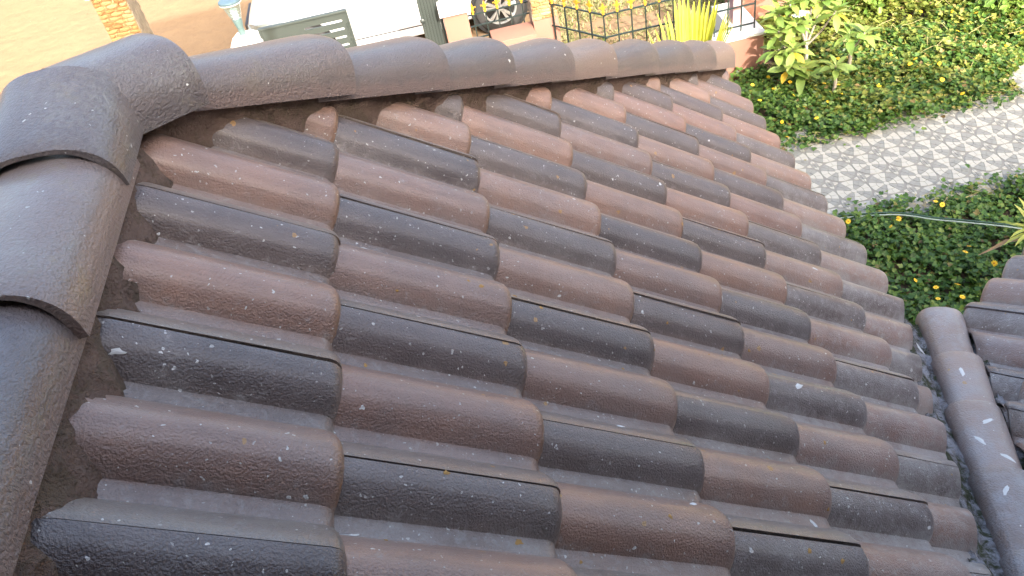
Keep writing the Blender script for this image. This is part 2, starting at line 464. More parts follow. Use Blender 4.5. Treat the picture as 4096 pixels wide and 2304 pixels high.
# ---- curved cap tiles
def cap_mesh(L, w0, r0, w1, r1, th=.012, name='cap', n=22, exp=.77, nl=7):
    """x along (0 back, L front), y across, z up; springing line at z=0; back section w0,r0, front w1,r1"""
    V = []; F = []
    fr = [0, .2, .45, .7, .88, .965, 1.0]; dr = [0, 0, 0, 0, 0, .0012, .0045]
    for q in (0, 1):
        for a, d in zip(fr, dr):
            w = w0+(w1-w0)*a - q*th; r = r0+(r1-r0)*a - q*th - (d if q == 0 else -d)
            for k in range(n+1):
                p = math.pi*k/n; cx, sz = math.cos(p), math.sin(p)
                y = w*math.copysign(abs(cx)**exp, cx); z = r*abs(sz)**exp
                V.append((a*L, y, z))
    m = n+1; nl = len(fr)
    for i in range(nl-1):
        for k in range(n):
            F.append((i*m+k, (i+1)*m+k, (i+1)*m+k+1, i*m+k+1))
            b = nl*m; F.append((b+i*m+k, b+i*m+k+1, b+(i+1)*m+k+1, b+(i+1)*m+k))
    b = nl*m
    for k in range(n):
        t = (nl-1)*m; F.append((t+k, b+t+k, b+t+k+1, t+k+1)); F.append((k, k+1, b+k+1, b+k))
    for i in range(nl-1):
        F.append((i*m, b+i*m, b+(i+1)*m, (i+1)*m)); F.append((i*m+n, (i+1)*m+n, b+(i+1)*m+n, b+i*m+n))
    me = meshdata(name, V, F, M_CAP, True, 45)
    bm = bmesh.new(); bm.from_mesh(me); bmesh.ops.recalc_face_normals(bm, faces=bm.faces); bm.to_mesh(me); bm.free()
    return me
def axis_frame(p, ax, lat=None):
    ax = Vector(ax).normalized(); lat = Vector((0, 0, 1)).cross(ax).normalized(); up = ax.cross(lat)
    return Matrix(((ax.x, lat.x, up.x, p.x), (ax.y, lat.y, up.y, p.y), (ax.z, lat.z, up.z, p.z), (0, 0, 0, 1)))

def bedding(name, p0, p1, prof, mat, parent, seg=60, rough=.004, seed=1):
    """rough mortar strip: prof = list of (lateral, height) from left to right, swept from p0 to p1"""
    r = np.random.RandomState(seed); p0 = Vector(p0); p1 = Vector(p1); ax = (p1-p0); lat = Vector((0, 0, 1)).cross(ax).normalized()
    fine = []
    for (a, b), (c, d) in zip(prof[:-1], prof[1:]):
        for q in (0, .34, .67): fine.append((a+(c-a)*q, b+(d-b)*q))
    fine.append(prof[-1]); k = len(fine); V = []; F = []
    walk = np.cumsum(r.normal(0, .0016, (seg+1, 2)), axis=0)*.4
    for i in range(seg+1):
        p = p0 + ax*(i/seg)
        for q, (a, b) in enumerate(fine):
            o = r.normal(0, rough, 2); s = math.copysign(1, a) if a else 0
            V.append(p + lat*(a + s*walk[i, 0 if a < 0 else 1] + o[0]) + Vector((0, 0, b + o[1])))
    for i in range(seg):
        for q in range(k-1): F.append((i*k+q, (i+1)*k+q, (i+1)*k+q+1, i*k+q+1))
    F.append(tuple(range(k))); F.append(tuple(seg*k+q for q in range(k))[::-1])
    me = meshdata(name, V, F, mat, True, 60)
    bm = bmesh.new(); bm.from_mesh(me); bmesh.ops.recalc_face_normals(bm, faces=bm.faces); bm.to_mesh(me); bm.free()
    return put(bpy.data.objects.new(name, me), parent)

def hp(t, dz=0): return HIP0 + HIPD*t + Vector((0, 0, dz))
hip_bed = bedding('hip_mortar', hp(.06), hp(2.82), [(-.048, -.10), (-.052, .0), (-.064, .052), (-.05, .09), (.05, .09), (.064, .052), (.052, .0), (.048, -.10)], M_MORTAR, house, 110, .0050, 3)
def hp2(t, dz=0): p = hp(t, dz); return Vector((2*RIDGE_X - p.x, p.y, p.z))
hip_bed2 = bedding('hip_mortar', hp2(.06), hp2(2.82), [(-.048, -.10), (-.052, .0), (-.064, .052), (-.05, .09), (.05, .09), (.064, .052), (.052, .0), (.048, -.10)], M_MORTAR, house, 60, .0050, 4)
cap_h = cap_mesh(.405, .070, .071, .099, .113, .016)
hip_ends = [.53, .816, 1.094, 1.398, 1.677, 2.007, 2.307, 2.572, 2.809]
hip_brown = [0, 0, 0, .0, .25, .0, 0, .05, .6]
for i, t in enumerate(hip_ends):
    ax = (HIPD.normalized() - Vector((0, 0, -.020))*0).normalized()
    back = hp(t, .043) - HIPD.normalized()*.405 + Vector((0, 0, -.010))
    front = hp(t, .050)
    M = axis_frame(back, front-back) @ Euler((rng.gauss(0, .012), 0, rng.gauss(0, .012))).to_matrix().to_4x4()
    b2 = hp2(t, .028) + Vector((HIPD.x, -HIPD.y, -HIPD.z)).normalized()*.405 + Vector((0, 0, -.010)); M2 = axis_frame(b2, hp2(t, .035)-b2)
    o = inst('hip_cap', cap_h, hip_bed2, M2); o['wear'] = .25; o['brown'] = hip_brown[i]; o['chalk'] = 0.0
    o = inst('hip_cap', cap_h, hip_bed, M); o['wear'] = .25; o['brown'] = hip_brown[i]; o['chalk'] = 0.0; tile_objs.append(o)

ridge_bed = bedding('ridge_mortar', (RIDGE_X, .46, .24), (RIDGE_X, -1.9, .24), [(-.114, -.12), (-.105, -.05), (-.090, .0), (-.06, .022), (.06, .022), (.090, .0), (.105, -.05), (.114, -.12)], M_MORTAR, house, 150, .0042, 5)
cap_r = cap_mesh(.41, .100, .080, .113, .097, .015)
for i, yf in enumerate((-.005, -.33, -.655, -.98, -1.305, -1.63)):
    back = Vector((RIDGE_X, yf+.41, .235)); front = Vector((RIDGE_X, yf, .249))
    M = axis_frame(back, front-back) @ Euler((rng.gauss(0, .01), 0, rng.gauss(0, .01))).to_matrix().to_4x4()
    o = inst('ridge_cap', cap_r, ridge_bed, M); o['wear'] = .9; o['brown'] = (.35, 0.1, .0, .2, 0, .1)[i]; o['chalk'] = .25; tile_objs.append(o)

# apex piece: three arms meeting over the end of the ridge
AP = Vector((RIDGE_X, .492, .262))
def apex_mesh():
    bmA = bmesh.new()
    arms = [(Vector((RIDGE_X, .318, .254)), .108, .122, .108, .090, .004), (Vector((-.225, .630, .232)), .095, .113, .098, .114, .0), (Vector((-.450, .606, .196)), .085, .090, .085, .090, .0)]
    for q, (end, w0, r0, w1, r1, ext) in enumerate(arms):
        me = cap_mesh((end-AP).length + ext, w0, r0, w1, r1, .016, 'apex_cap')
        st = AP - (end-AP).normalized()*ext
        me.transform(axis_frame(st, end-AP)); bmA.from_mesh(me)
    me = bpy.data.meshes.new('apex_cap'); bmA.to_mesh(me); bmA.free(); me.materials.append(M_CAP)
    me.polygons.foreach_set('use_smooth', [True]*len(me.polygons)); me.set_sharp_from_angle(angle=math.radians(45))
    return me
ao = inst('apex_cap', apex_mesh(), house)
ao['wear'] = .55; ao['brown'] = .12; ao['chalk'] = .2; tile_objs.append(ao)

val_bed = bedding('valley_mortar', vt(.36), vt(-1.5), [(-.175, -.02), (-.145, .088), (-.120, .078), (-.095, .052), (-.07, .024), (-.03, .03), (.03, .03), (.066, .014), (.082, .024), (.098, .030), (.115, .012), (.14, -.05)], M_VMORTAR, house, 100, .0035, 8)
cap_v = cap_mesh(.36, .058, .052, .074, .070, .012)
for i, t in enumerate((.392, .112, -.145, -.43, -.71, -.99, -1.25)):
    dn = VALD.normalized(); front = vt(t) - VALL*.008 + Vector((0, 0, .012)); back = front - dn*.36 + Vector((0, 0, -.004))
    M = axis_frame(back, front-back) @ Euler((rng.gauss(0, .03), 0, rng.gauss(0, .02))).to_matrix().to_4x4()
    o = inst('valley_cap', cap_v, val_bed, M); o['wear'] = .1; o['brown'] = (.85, 1.0, .95, .6, .6, .6, .5)[i]; o['chalk'] = (1, .6, .7, 1, .9, .7, .6)[i]; tile_objs.append(o)

# far slopes, hidden behind the hip and ridge: rolls swept down the slope
def rolled_sheet(name, origin, down, across, length, v0, v1, planes):
    nd = down.cross(across).normalized(); V = []; F = []; vs = []
    k = math.floor(v0/PITCH)
    v = v0
    while v <= v1: vs.append(v); v += PITCH/10
    xs = [0]; 
    while xs[-1] < length: xs += [xs[-1]+.31, xs[-1]+.33]
    for i, x in enumerate(xs):
        for v in vs:
            V.append(origin + down*x + across*v + nd*(roll_h(v) - (.02 if i % 2 == 0 else 0)))
    m = len(vs)
    for i in range(len(xs)-1):
        for q in range(m-1): F.append((i*m+q, (i+1)*m+q, (i+1)*m+q+1, i*m+q+1))
    me = meshdata(name, V, F, M_TILE, True, 50); uvl = me.uv_layers.new(name='UVMap')
    uv = np.array([[.5, ((p-origin).dot(across)/.3) % 1.0] for p in V], dtype=np.float32)
    lv = np.empty(len(me.loops), dtype=np.int32); me.loops.foreach_get('vertex_index', lv); uvl.data.foreach_set('uv', uv[lv].ravel())
    me2, _ = cut_mesh(me, Matrix.Identity(4), planes)
    return inst(name, me2 or me, house)
tn_f = .657*TP/.753
dn_f = Vector((0, 1, -tn_f)).normalized()
hipL2 = Vector((.753, .657, 0)); HIP0b = Vector((2*RIDGE_X+.36, .477, HIP0.z))
o = rolled_sheet('far_slope', Vector((RIDGE_X, .47, HIP0.z-.03)), dn_f, Vector((-1, 0, 0)), 2.5, -2.2, 2.2, [(HIP0, -HIPL), (HIP0b, -hipL2)]); tag(o, kind='stuff')
o = rolled_sheet('back_slope', Vector((RIDGE_X, 0, .245)), Vector((-CP, 0, -SP)), Vector((0, -1, 0)), 2.2, -2.6, 1.9, [(HIP0b, hipL2)]); tag(o, kind='stuff')

# walls under the roof, and an unseen block added behind the camera to keep the roof in shade
MB().box(-2.0, 1.22, -1.99, 2.28, G, -1.16).build('lower_wall', M_HOUSE, house)
w2 = []
MB().prism([(1.25, -1.99), (1.75, .62), (3.45, 1.7), (4.2, -1.99)], 2, G, -1.36).build('wing_wall', M_HOUSE, house)
MB().prism([(-3.2, G), (7.9, G), (7.9, .55), (6.25, 1.62), (3.35, 1.62), (3.35, 2.15), (-3.2, 2.15)], 1, -5.5, -2.0).build('added_shade_wall', M_SHADE_WALL, house)  # made-up wall, outline shaped to shade the roof and the near garden
MB().box(-3.2, 3.34, -1.999, -.42, 1.12, 1.2).build('added_shade_slab', M_SHADE_WALL, house)  # slab added above the camera to cut sky light on the roll flanks
tk = MB(); tk.box(-.75, 1.0, -3.5, -2.7, 4.62, 5.35); tk.build('added_shadow_box', M_WHITE, house, bevel=.03)  # box added out of view to cast the shadow patch on the sand
for x in (-.65, .9):
    for y in (-3.42, -2.78): MB().box(x-.03, x+.03, y-.03, y+.03, 2.15, 4.62).build('added_box_leg', M_GREY, house)  # legs holding up the added box
fa = MB(); fa.box(1.50, 1.525, .70, 2.6, -1.40, -1.225); fa.build('fascia', M_WHITE, house)

# ------------------------------------------------------------------ tiled garden path
M_PGREY = plain('path_grey', (.200, .207, .192), .55, var=.22, vscale=40, bump=.3, bscale=150)
M_PCREAM = plain('path_cream', (.335, .335, .30), .5, var=.07, vscale=30, bump=.2, bscale=150)
M_GROUT = plain('path_grout', (.185, .188, .175), .8, var=.15)
PZ = G + .03
TX, TY = .295, .3125
def floor_tile_mesh():
    V = []; F = []; MI = []
    def piece(poly, mat, h=.004):
        a = list(poly); cx = sum(p[0] for p in a)/len(a); cy = sum(p[1] for p in a)/len(a)
        n0 = len(V); k = len(a)
        for sh, z in ((.0016, 0), (.0026, h)):
            for x, y in a:
                d = math.hypot(x-cx, y-cy) or 1
                V.append((x-(x-cx)/d*sh, y-(y-cy)/d*sh, z))
        F.append(tuple(n0+k+i for i in range(k))); MI.append(mat)
        for i in range(k): F.append((n0+i, n0+(i+1) % k, n0+k+(i+1) % k, n0+k+i)); MI.append(mat)
    n0 = len(V); hx, hy = TX/2-.0008, TY/2-.0008
    V.extend([(-hx,-hy,0),(hx,-hy,0),(hx,hy,0),(-hx,hy,0),(-hx,-hy,-.02),(hx,-hy,-.02),(hx,hy,-.02),(-hx,hy,-.02)])
    F.extend([(n0,n0+1,n0+2,n0+3),(n0+4,n0+5,n0+1,n0),(n0+5,n0+6,n0+2,n0+1),(n0+6,n0+7,n0+3,n0+2),(n0+7,n0+4,n0,n0+3)]); MI.extend([2]*5)
    P = lambda r, th: (r*math.cos(th)*TX/.3, r*math.sin(th)*TY/.3)
    piece([P(.026, 2*math.pi*i/14) for i in range(14)], 1)
    R0, R1, R2 = .027, .085, .147
    for q in range(4):
        c = q*math.pi/2
        w = math.radians(24)
        # light petal: one narrow wedge, then two blocks
        piece([P(R0, c-w), P(R1, c-w*.92), P(R1, c), P(R1, c+w*.92), P(R0, c+w)], 1)
        for s in (-1, 1):
            piece([P(R1+.001, c), P(R2, c), P(R2, c+s*w*.55), P(R2, c+s*w), P(R1+.001, c+s*w)][::s], 1)
        # grey petal on the diagonal: inner wedge and two blocks
        d = c+math.pi/4; g = math.radians(45)-w
        piece([P(R0, d-g*.8), P(R1, d-g), P(R1, d), P(R1, d+g), P(R0, d+g*.8)], 0)
        for s in (-1, 1):
            piece([P(R1+.001, d), P(R2, d), P(R2, d+s*g*.5), P(R2, d+s*g), P(R1+.001, d+s*g)][::s], 0)
        # corner: grey square with small light bits
        sx, sy = math.copysign(1, math.cos(d)), math.copysign(1, math.sin(d)); o = 1 if sx*sy > 0 else -1
        cx, cy = sx*hx, sy*hy; b = .031
        piece([(cx, cy), (cx-sx*b, cy), (cx-sx*b, cy-sy*b), (cx, cy-sy*b)][::o], 0)
        piece([(cx-sx*b, cy), (cx-sx*.075, cy), (cx-sx*.062, cy-sy*.014), (cx-sx*b, cy-sy*.022)][::o], 1)
        piece([(cx, cy-sy*b), (cx-sx*.022, cy-sy*b), (cx-sx*.014, cy-sy*.062), (cx, cy-sy*.075)][::o], 1)
    me = meshdata('floor_tile', V, F, [M_PGREY, M_PCREAM, M_GROUT])
    me.polygons.foreach_set('material_index', MI)
    bm = bmesh.new(); bm.from_mesh(me); bmesh.ops.recalc_face_normals(bm, faces=bm.faces); bm.to_mesh(me); bm.free()
    return me
FT = floor_tile_mesh()
path_o = MB().box(2.2, 8.0, 4.08, 5.501, G+.002, G+.012).build('path', M_GROUT)
tag(path_o, 'garden path of grey and cream mosaic flower tiles', kind='structure')
MB().add([(5.5,5.502,G+.0115),(8.0,5.502,G+.0115),(8.0,6.55,G+.0115),(6.4,6.25,G+.0115),(5.95,5.99,G+.0115),(5.72,5.86,G+.0115),(5.58,5.72,G+.0115)],[(0,1,2,3,4,5,6)]).build('path_bend', M_GROUT, path_o)
for ix in range(-7, 12):
    for iy in range(-3, 11):
        x = 4.683+ix*TX; y = 5.232-iy*TY if iy >= 0 else 5.232-iy*TY
        if iy < 0: y = 5.232 + (-iy)*TY
        main = 4.15 < y < 5.60
        br = x > 5.4 and 5.2 < y < 6.1+(x-5.57)*.62
        if not (main or br) or x < 2.3 or x > 7.6: continue
        if br and not main and y > 6.6: continue
        inst('floor_tile', FT, path_o, Matrix.Translation((x, y, PZ+rng.gauss(0, .0006))) @ Euler((rng.gauss(0, .002), rng.gauss(0, .002), 0)).to_matrix().to_4x4())

# ------------------------------------------------------------------ foliage helpers
def leaf_material(name, stops, trans=.35, rough=.45, tint=None):
    n = N(name)
    geo = n.n('ShaderNodeNewGeometry')
    c = n.ramp(geo.outputs['Random Per Island'], stops)
    tc = n.n('ShaderNodeTexCoord')
    c = n.mix(n.ramp(n.noise(2.2, 3, vec=tc.outputs['Object']), [(.35, 0), (.7, .35)]), c, n.mix(1.0, c, (.72, .80, .6), 'MULTIPLY'))
    n.setp('Base Color', c); n.setp('Roughness', rough); n.b.inputs['Specular IOR Level'].default_value = .4
    tr = n.n('ShaderNodeBsdfTranslucent'); n.l(n.mix(1.0, c, (1.25, 1.2, .6), 'MULTIPLY'), tr.inputs['Color'])
    mx = n.n('ShaderNodeMixShader'); mx.inputs[0].default_value = trans
    n.l(n.b.outputs[0], mx.inputs[1]); n.l(tr.outputs[0], mx.inputs[2]); n.l(mx.outputs[0], n.out.inputs['Surface'])
    return n.m
M_LEAF = leaf_material('ground_cover_leaf', [(0, (.034, .080, .018)), (.35, (.058, .130, .026)), (.75, (.095, .185, .036)), (.95, (.17, .25, .05)), (.985, (.20, .16, .05)), (1, (.16, .10, .05))], .3)
M_LEAF_LIT = leaf_material('ground_cover_leaf_lit', [(0, (.09, .125, .024)), (.5, (.165, .215, .04)), (.9, (.29, .31, .07)), (.97, (.40, .34, .12)), (1, (.28, .19, .09))], .35)  # brighter, yellower copy of the cover leaf: sunlight put into the colour
M_FRANG = leaf_material('frangipani_leaf', [(0, (.10, .19, .035)), (.6, (.17, .28, .055)), (1, (.27, .36, .08))], .3, .38)
M_STEM = plain('green_stem', (.10, .13, .04), .7, var=.25)
M_BARK = plain('pale_bark', (.30, .27, .22), .85, var=.25, vscale=30, bump=.4)
M_DRY = plain('dry_leaf', (.28, .19, .10), .85, var=.3)

# trilobed leaf outline (x across, y along), folded at the midrib
LO = np.array([(0, 0), (.10, .08), (.34, .22), (.52, .50), (.28, .54), (.24, .78), (0, 1.0), (-.24, .78), (-.28, .54), (-.52, .50), (-.34, .22), (-.10, .08)])
def leaves_np(pos, yaw, tilt, size, roll=None, outline=LO, fold=.22, droop=.18):
    """many leaves as one vertex array; pos (n,3): base of each leaf; every leaf is a fan of its own verts"""
    n = len(pos); k = len(outline)
    x = outline[:, 0][None, :]*np.ones((n, 1)); y = outline[:, 1][None, :]*np.ones((n, 1))
    z = fold*np.abs(x) - droop*y*y
    s = size[:, None]; x, y, z = x*s, y*s, z*s
    if roll is not None:
        cr, sr = np.cos(roll)[:, None], np.sin(roll)[:, None]; x, z = x*cr-z*sr, x*sr+z*cr
    ct, st = np.cos(tilt)[:, None], np.sin(tilt)[:, None]; y, z = y*ct-z*st, y*st+z*ct
    cy, sy = np.cos(yaw)[:, None], np.sin(yaw)[:, None]; x, y = x*cy-y*sy, x*sy+y*cy
    P = np.stack([x, y, z], -1) + pos[:, None, :]
    V = P.reshape(-1, 3)
    mid = [0, 6]
    fa = [0, 1, 2, 3, 4, 5, 6]; fb = [0, 6, 7, 8, 9, 10, 11]
    return V, k, fa, fb
def leaf_mesh_np(name, V, k, fa, fb, mat):
    n = len(V)//k; base = (np.arange(n)*k)[:, None]
    A = base + np.array(fa)[None, :]; B = base + np.array(fb)[None, :]
    L = np.concatenate([A, B], 1).reshape(-1, len(fa)) if len(fa) == len(fb) else None
    me = bpy.data.meshes.new(name); me.vertices.add(len(V)); me.vertices.foreach_set('co', V.astype(np.float32).ravel())
    me.loops.add(L.size); me.loops.foreach_set('vertex_index', L.astype(np.int32).ravel())
    me.polygons.add(len(L)); me.polygons.foreach_set('loop_start', np.arange(len(L), dtype=np.int32)*L.shape[1])
    me.update(calc_edges=True); me.validate(); me.materials.append(mat)
    return me

CAMR = np.array(Euler(CAM_ROT).to_matrix()); CAMP = np.array(CAM_POS)
def seen(P, m=.25):
    """which points could be in view from the camera or a step beside it (to keep the planting to that area)"""
    Y = (P-CAMP) @ CAMR; f = 3278.58
    u = f*Y[:, 0]/-Y[:, 2]/4096; v = f*Y[:, 1]/-Y[:, 2]/4096
    return (np.abs(u) < .5+m) & (np.abs(v) < .5*9/16+m) & (Y[:, 2] < 0)

R = np.random.RandomState(21)
def wob(x, y, s=1.0):
    return .05*np.sin(x*7.3*s+1.1)+.035*np.sin(x*17.1*s+y*5)+.03*np.sin(y*13.7*s+x*3.1)
def in_path(x, y, grow=0.0):
    w = wob(x, y)
    a = (y > 4.22-grow+w) & (y < 5.42+grow+w*.5) & (x > 2.0)
    b = (x > 5.60+w*.4) & (y >= 5.3) & (y < np.minimum(5.70+(x-5.57)*.63, 6.45)+w*.4)
    c = (np.hypot(x-5.75, y-5.55) < .17) & (y > 5.3)
    return a | b
def garden(n, x0, x1, y0, y1):
    P = np.c_[R.uniform(x0, x1, n), R.uniform(y0, y1, n), np.full(n, G)]
    ok = ~in_path(P[:, 0], P[:, 1]) & ((P[:, 1] < 6.84) | (P[:, 0] > 3.80)) & seen(P)
    return P[ok]
def mound(x, y):
    """height of the foliage above the soil"""
    h = .10 + .05*np.sin(x*3.1+1)*np.sin(y*2.7) + .03*np.sin(x*8.3+y*6.1)
    h = h + .22*np.clip((x+y-11.9)/2.2, 0, 1)                     # taller, tangled growth towards the far corner
    return np.clip(h, .05, .7)
def cover(n, x0, x1, y0, y1, mat, name, per=6, size=(.035, .068)):
    P = garden(n, x0, x1, y0, y1)
    top = mound(P[:, 0], P[:, 1]); layer = R.beta(2.2, 1.0, len(P))
    P[:, 2] = G + .01 + top*layer
    rep = np.repeat(np.arange(len(P)), per); q = len(rep)
    yaw = np.tile(np.arange(per)*2*np.pi/per, len(P)) + R.uniform(0, 6.28, len(P))[rep] + R.normal(0, .35, q)
    off = np.tile(np.linspace(-.035, .02, per), len(P))
    pos = P[rep] + np.c_[R.normal(0, .012, q), R.normal(0, .012, q), off]
    V, k, fa, fb = leaves_np(pos, yaw, R.normal(.18, .38, q), R.uniform(size[0], size[1], q), R.normal(0, .35, q))
    return leaf_mesh_np(name, V, k, fa, fb, mat)
gc = inst('ground_cover', cover(20500, 1.3, 6.4, .6, 7.0, M_LEAF, 'ground_cover', 6, (.030, .057)))
tag(gc, 'dense green creeping ground cover with lobed leaves on both sides of the path', 'ground cover', kind='stuff')
gc2 = inst('sunlit_undergrowth', cover(10500, 3.8, 9.0, 5.5, 10.5, M_LEAF_LIT, 'sunlit_undergrowth', 6, (.030, .066)))
tag(gc2, 'tangled yellow green undergrowth in the sun beyond the path', 'undergrowth', kind='stuff')
# creeping runners over the edge of the path, and dry stems in the sunny corner: thin tubes, part of the cover
rb = MB()
for i in range(60):
    x = R.uniform(3.0, 5.8); low = R.rand() < .6
    y = (4.25 if low else 5.42); d = (1 if low else -1)
    p = [(x, y-d*.1, G+.08)]
    for k in range(4): p.append((p[-1][0]+R.normal(0, .05), p[-1][1]+d*R.uniform(.02, .07), G+.06+R.uniform(-.015, .03)))
    rb.tube(p, .0022, 4, False)
for i in range(260):
    x, y = R.uniform(4.4, 7.6), R.uniform(5.9, 9.2)
    if in_path(np.array([x]), np.array([y]))[0] or x+y < 11.2: continue
    a = R.uniform(0, 6.28); l = R.uniform(.1, .3); z = G + float(mound(x, y)) + R.uniform(-.04, .06)
    rb.tube([(x, y, z), (x+l*.5*math.cos(a), y+l*.5*math.sin(a), z+R.uniform(0, .05)), (x+l*math.cos(a), y+l*math.sin(a), z+R.uniform(-.06, .06))], .0022, 4, False)
ro = rb.build('runner_stems', plain('straw_stem', (.34, .30, .13), .8, var=.3)); tag(ro, 'thin dry runners and stems tangled in the ground cover', 'stems', kind='stuff')
# leaves along the runners on the path edge
rl = []
for i in range(420):
    low = R.rand() < .6; x = R.uniform(2.8, 5.6); y = 4.25+R.gamma(1.2, .045) if low else 5.40-R.gamma(1.2, .045)
    rl.append((x, y, G+R.uniform(.045, .1)))
rl = np.array(rl); q = len(rl)
V, k, fa, fb = leaves_np(rl, R.uniform(0, 6.28, q), R.normal(.15, .3, q), R.uniform(.03, .06, q), R.normal(0, .3, q))
tag(inst('creeping_sprigs', leaf_mesh_np('creeping_sprigs', V, k, fa, fb, M_LEAF)), 'leafy sprigs of ground cover creeping over the path edges', 'sprigs', kind='stuff')

# yellow daisies
M_YEL = plain('yellow_petal', (.82, .54, .02), .5, var=.12, vscale=40); M_YELC = plain('flower_eye', (.55, .24, .015), .7)
def daisy_mesh():
    V = []; F = []; MI = []
    for i in range(9):
        a = 2*math.pi*i/9; ca, sa = math.cos(a), math.sin(a); n0 = len(V)
        for r, w, z in ((.006, .003, .002), (.014, .0055, .005), (.021, .0045, .004), (.024, .0, .0025)):
            for s in ((-1, 1) if w else (0,)):
                V.append((r*ca-s*w*sa, r*sa+s*w*ca, z))
        F += [(n0, n0+1, n0+3, n0+2), (n0+2, n0+3, n0+5, n0+4), (n0+4, n0+5, n0+6)]; MI += [0]*3
    n0 = len(V)
    for r, z in ((.008, .003), (.005, .0075)):
        for i in range(8): V.append((r*math.cos(i*math.pi/4), r*math.sin(i*math.pi/4), z))
    for i in range(8): F.append((n0+i, n0+(i+1) % 8, n0+8+(i+1) % 8, n0+8+i)); MI.append(1)
    F.append(tuple(n0+8+i for i in range(8))); MI.append(1)
    me = meshdata('daisy', V, F, [M_YEL, M_YELC]); me.polygons.foreach_set('material_index', MI); return me
DM = daisy_mesh()
def daisies(n, x0, x1, y0, y1, label, group, cond=None):
    P = garden(n*6, x0, x1, y0, y1)
    if cond is not None: P = P[cond(P[:, 0], P[:, 1])]
    P = P[:n]
    for p in P:
        z = G + float(mound(p[0], p[1])) + .03
        tilt = Euler((R.normal(.25, .35), R.normal(0, .35), R.uniform(0, 6.28))).to_matrix().to_4x4()
        o = inst('yellow_flower', DM, None, Matrix.Translation((p[0], p[1], z)) @ tilt @ Matrix.Scale(R.uniform(.75, 1.05), 4))
        tag(o, label, 'flower', group)
daisies(46, 2.4, 5.0, 1.8, 4.3, 'small yellow daisy in the shaded ground cover between the roof and the path', 'yellow daisies before the path')
daisies(26, 3.2, 5.6, 5.5, 6.8, 'small yellow daisy in the shaded ground cover behind the path', 'yellow daisies behind the path', lambda x, y: x+y < 11.3)
daisies(48, 3.9, 7.5, 5.6, 8.6, 'small yellow daisy in the sunlit undergrowth of the far corner', 'yellow daisies in the sun', lambda x, y: x+y > 11.5)

# ------------------------------------------------------------------ garden hoses
M_HOSE = plain('green_hose', (.035, .075, .055), .35, var=.2); M_HOSEP = plain('pale_hose', (.30, .37, .33), .35, var=.1)
HP = [(2.6, 4.24), (3.15, 4.18), (3.34, 4.15), (3.55, 4.09), (3.68, 4.01), (3.8, 3.91), (3.97, 3.80), (4.22, 3.65), (4.35, 3.57), (4.8, 3.3), (5.4, 3.0)]
def spline(pts, n=60):
    P = np.array(pts); t = np.linspace(0, len(P)-1, n); out = []
    for a in t:
        i = min(int(a), len(P)-2); u = a-i
        p0, p1, p2, p3 = P[max(i-1, 0)], P[i], P[i+1], P[min(i+2, len(P)-1)]
        out.append(.5*((2*p1)+(-p0+p2)*u+(2*p0-5*p1+4*p2-p3)*u*u+(-p0+3*p1-3*p2+p3)*u**3))
    return np.array(out)
for off, mat, lab, r in ((0, M_HOSE, 'dark green garden hose, the far one of the pair along the path edge', .0065), (-.030, M_HOSEP, 'pale striped garden hose, the near one of the pair along the path edge', .0055)):
    pts = [(x, y+off, G+.175+.012*math.sin(x*5)) for x, y in HP]
    o = MB().tube([tuple(p) for p in spline(pts)], r, 8).build('garden_hose', mat, None, None, True); tag(o, lab, 'hose')

# ------------------------------------------------------------------ compound wall with its iron fence
wall = empty('garden_wall', (3.0, 6.95, G)); tag(wall, 'low pink garden wall with a white coping under the iron fence', 'wall')
MB().prism([(1.44, 7.56), (1.86, 6.93), (1.92, 6.88), (3.58, 6.88), (3.58, 7.06), (1.98, 7.06), (1.60, 7.63)], 2, G, -3.445).build('wall_body', M_PINK, wall)
MB().prism([(1.46, 7.535), (1.87, 6.915), (1.91, 6.872), (3.60, 6.872), (3.60, 7.075), (1.99, 7.075), (1.61, 7.61)], 2, -3.444, -3.415).build('coping', M_WHITE, wall, bevel=.004)
MB().box(3.30, 3.60, 7.076, 7.70, G, -3.42).build('return_ledge', M_WHITE, wall)
MB().box(3.355, 3.455, 7.18, 7.30, -3.4195, -2.2).build('pilaster', M_PINK_SHADE, wall)
MB().box(3.585, 6.2, 7.9, 8.05, G, -2.85).build('far_wall', M_PINK, wall)

FT_Z, FM_Z, FB_Z = -2.893, -3.14, -3.355
def finial_mesh():
    m = MB()
    m.lathe([(.006, 0), (.013, .006), (.010, .018), (.018, .026), (.018, .034), (.009, .042), (.008, .05)], 10)
    def petal(pts, w, t):
        V = []; F = []; k = len(pts)
        for q, (x, z) in enumerate(pts):
            for sx, sy in ((-w[q], -t), (w[q], -t), (w[q], t), (-w[q], t)): V.append((x+sx, sy, z))
        for q in range(k-1):
            for e in range(4): F.append((q*4+e, q*4+(e+1) % 4, q*4+4+(e+1) % 4, q*4+4+e))
        F.append((3, 2, 1, 0)); F.append(tuple((k-1)*4+e for e in range(4))); m.add(V, F)
    petal([(0, .045), (0, .065), (0, .085), (0, .103), (0, .120)], [.006, .010, .013, .009, .0015], .006)
    for s in (-1, 1):
        petal([(s*.004, .048), (s*.014, .064), (s*.026, .080), (s*.034, .078), (s*.034, .068)], [.005, .007, .006, .005, .003], .005)
    me = meshdata('finial', m.v, m.f, M_GOLD, True, 40)
    bm = bmesh.new(); bm.from_mesh(me); bmesh.ops.recalc_face_normals(bm, faces=bm.faces); bm.to_mesh(me); bm.free()
    return me
FIN = finial_mesh()
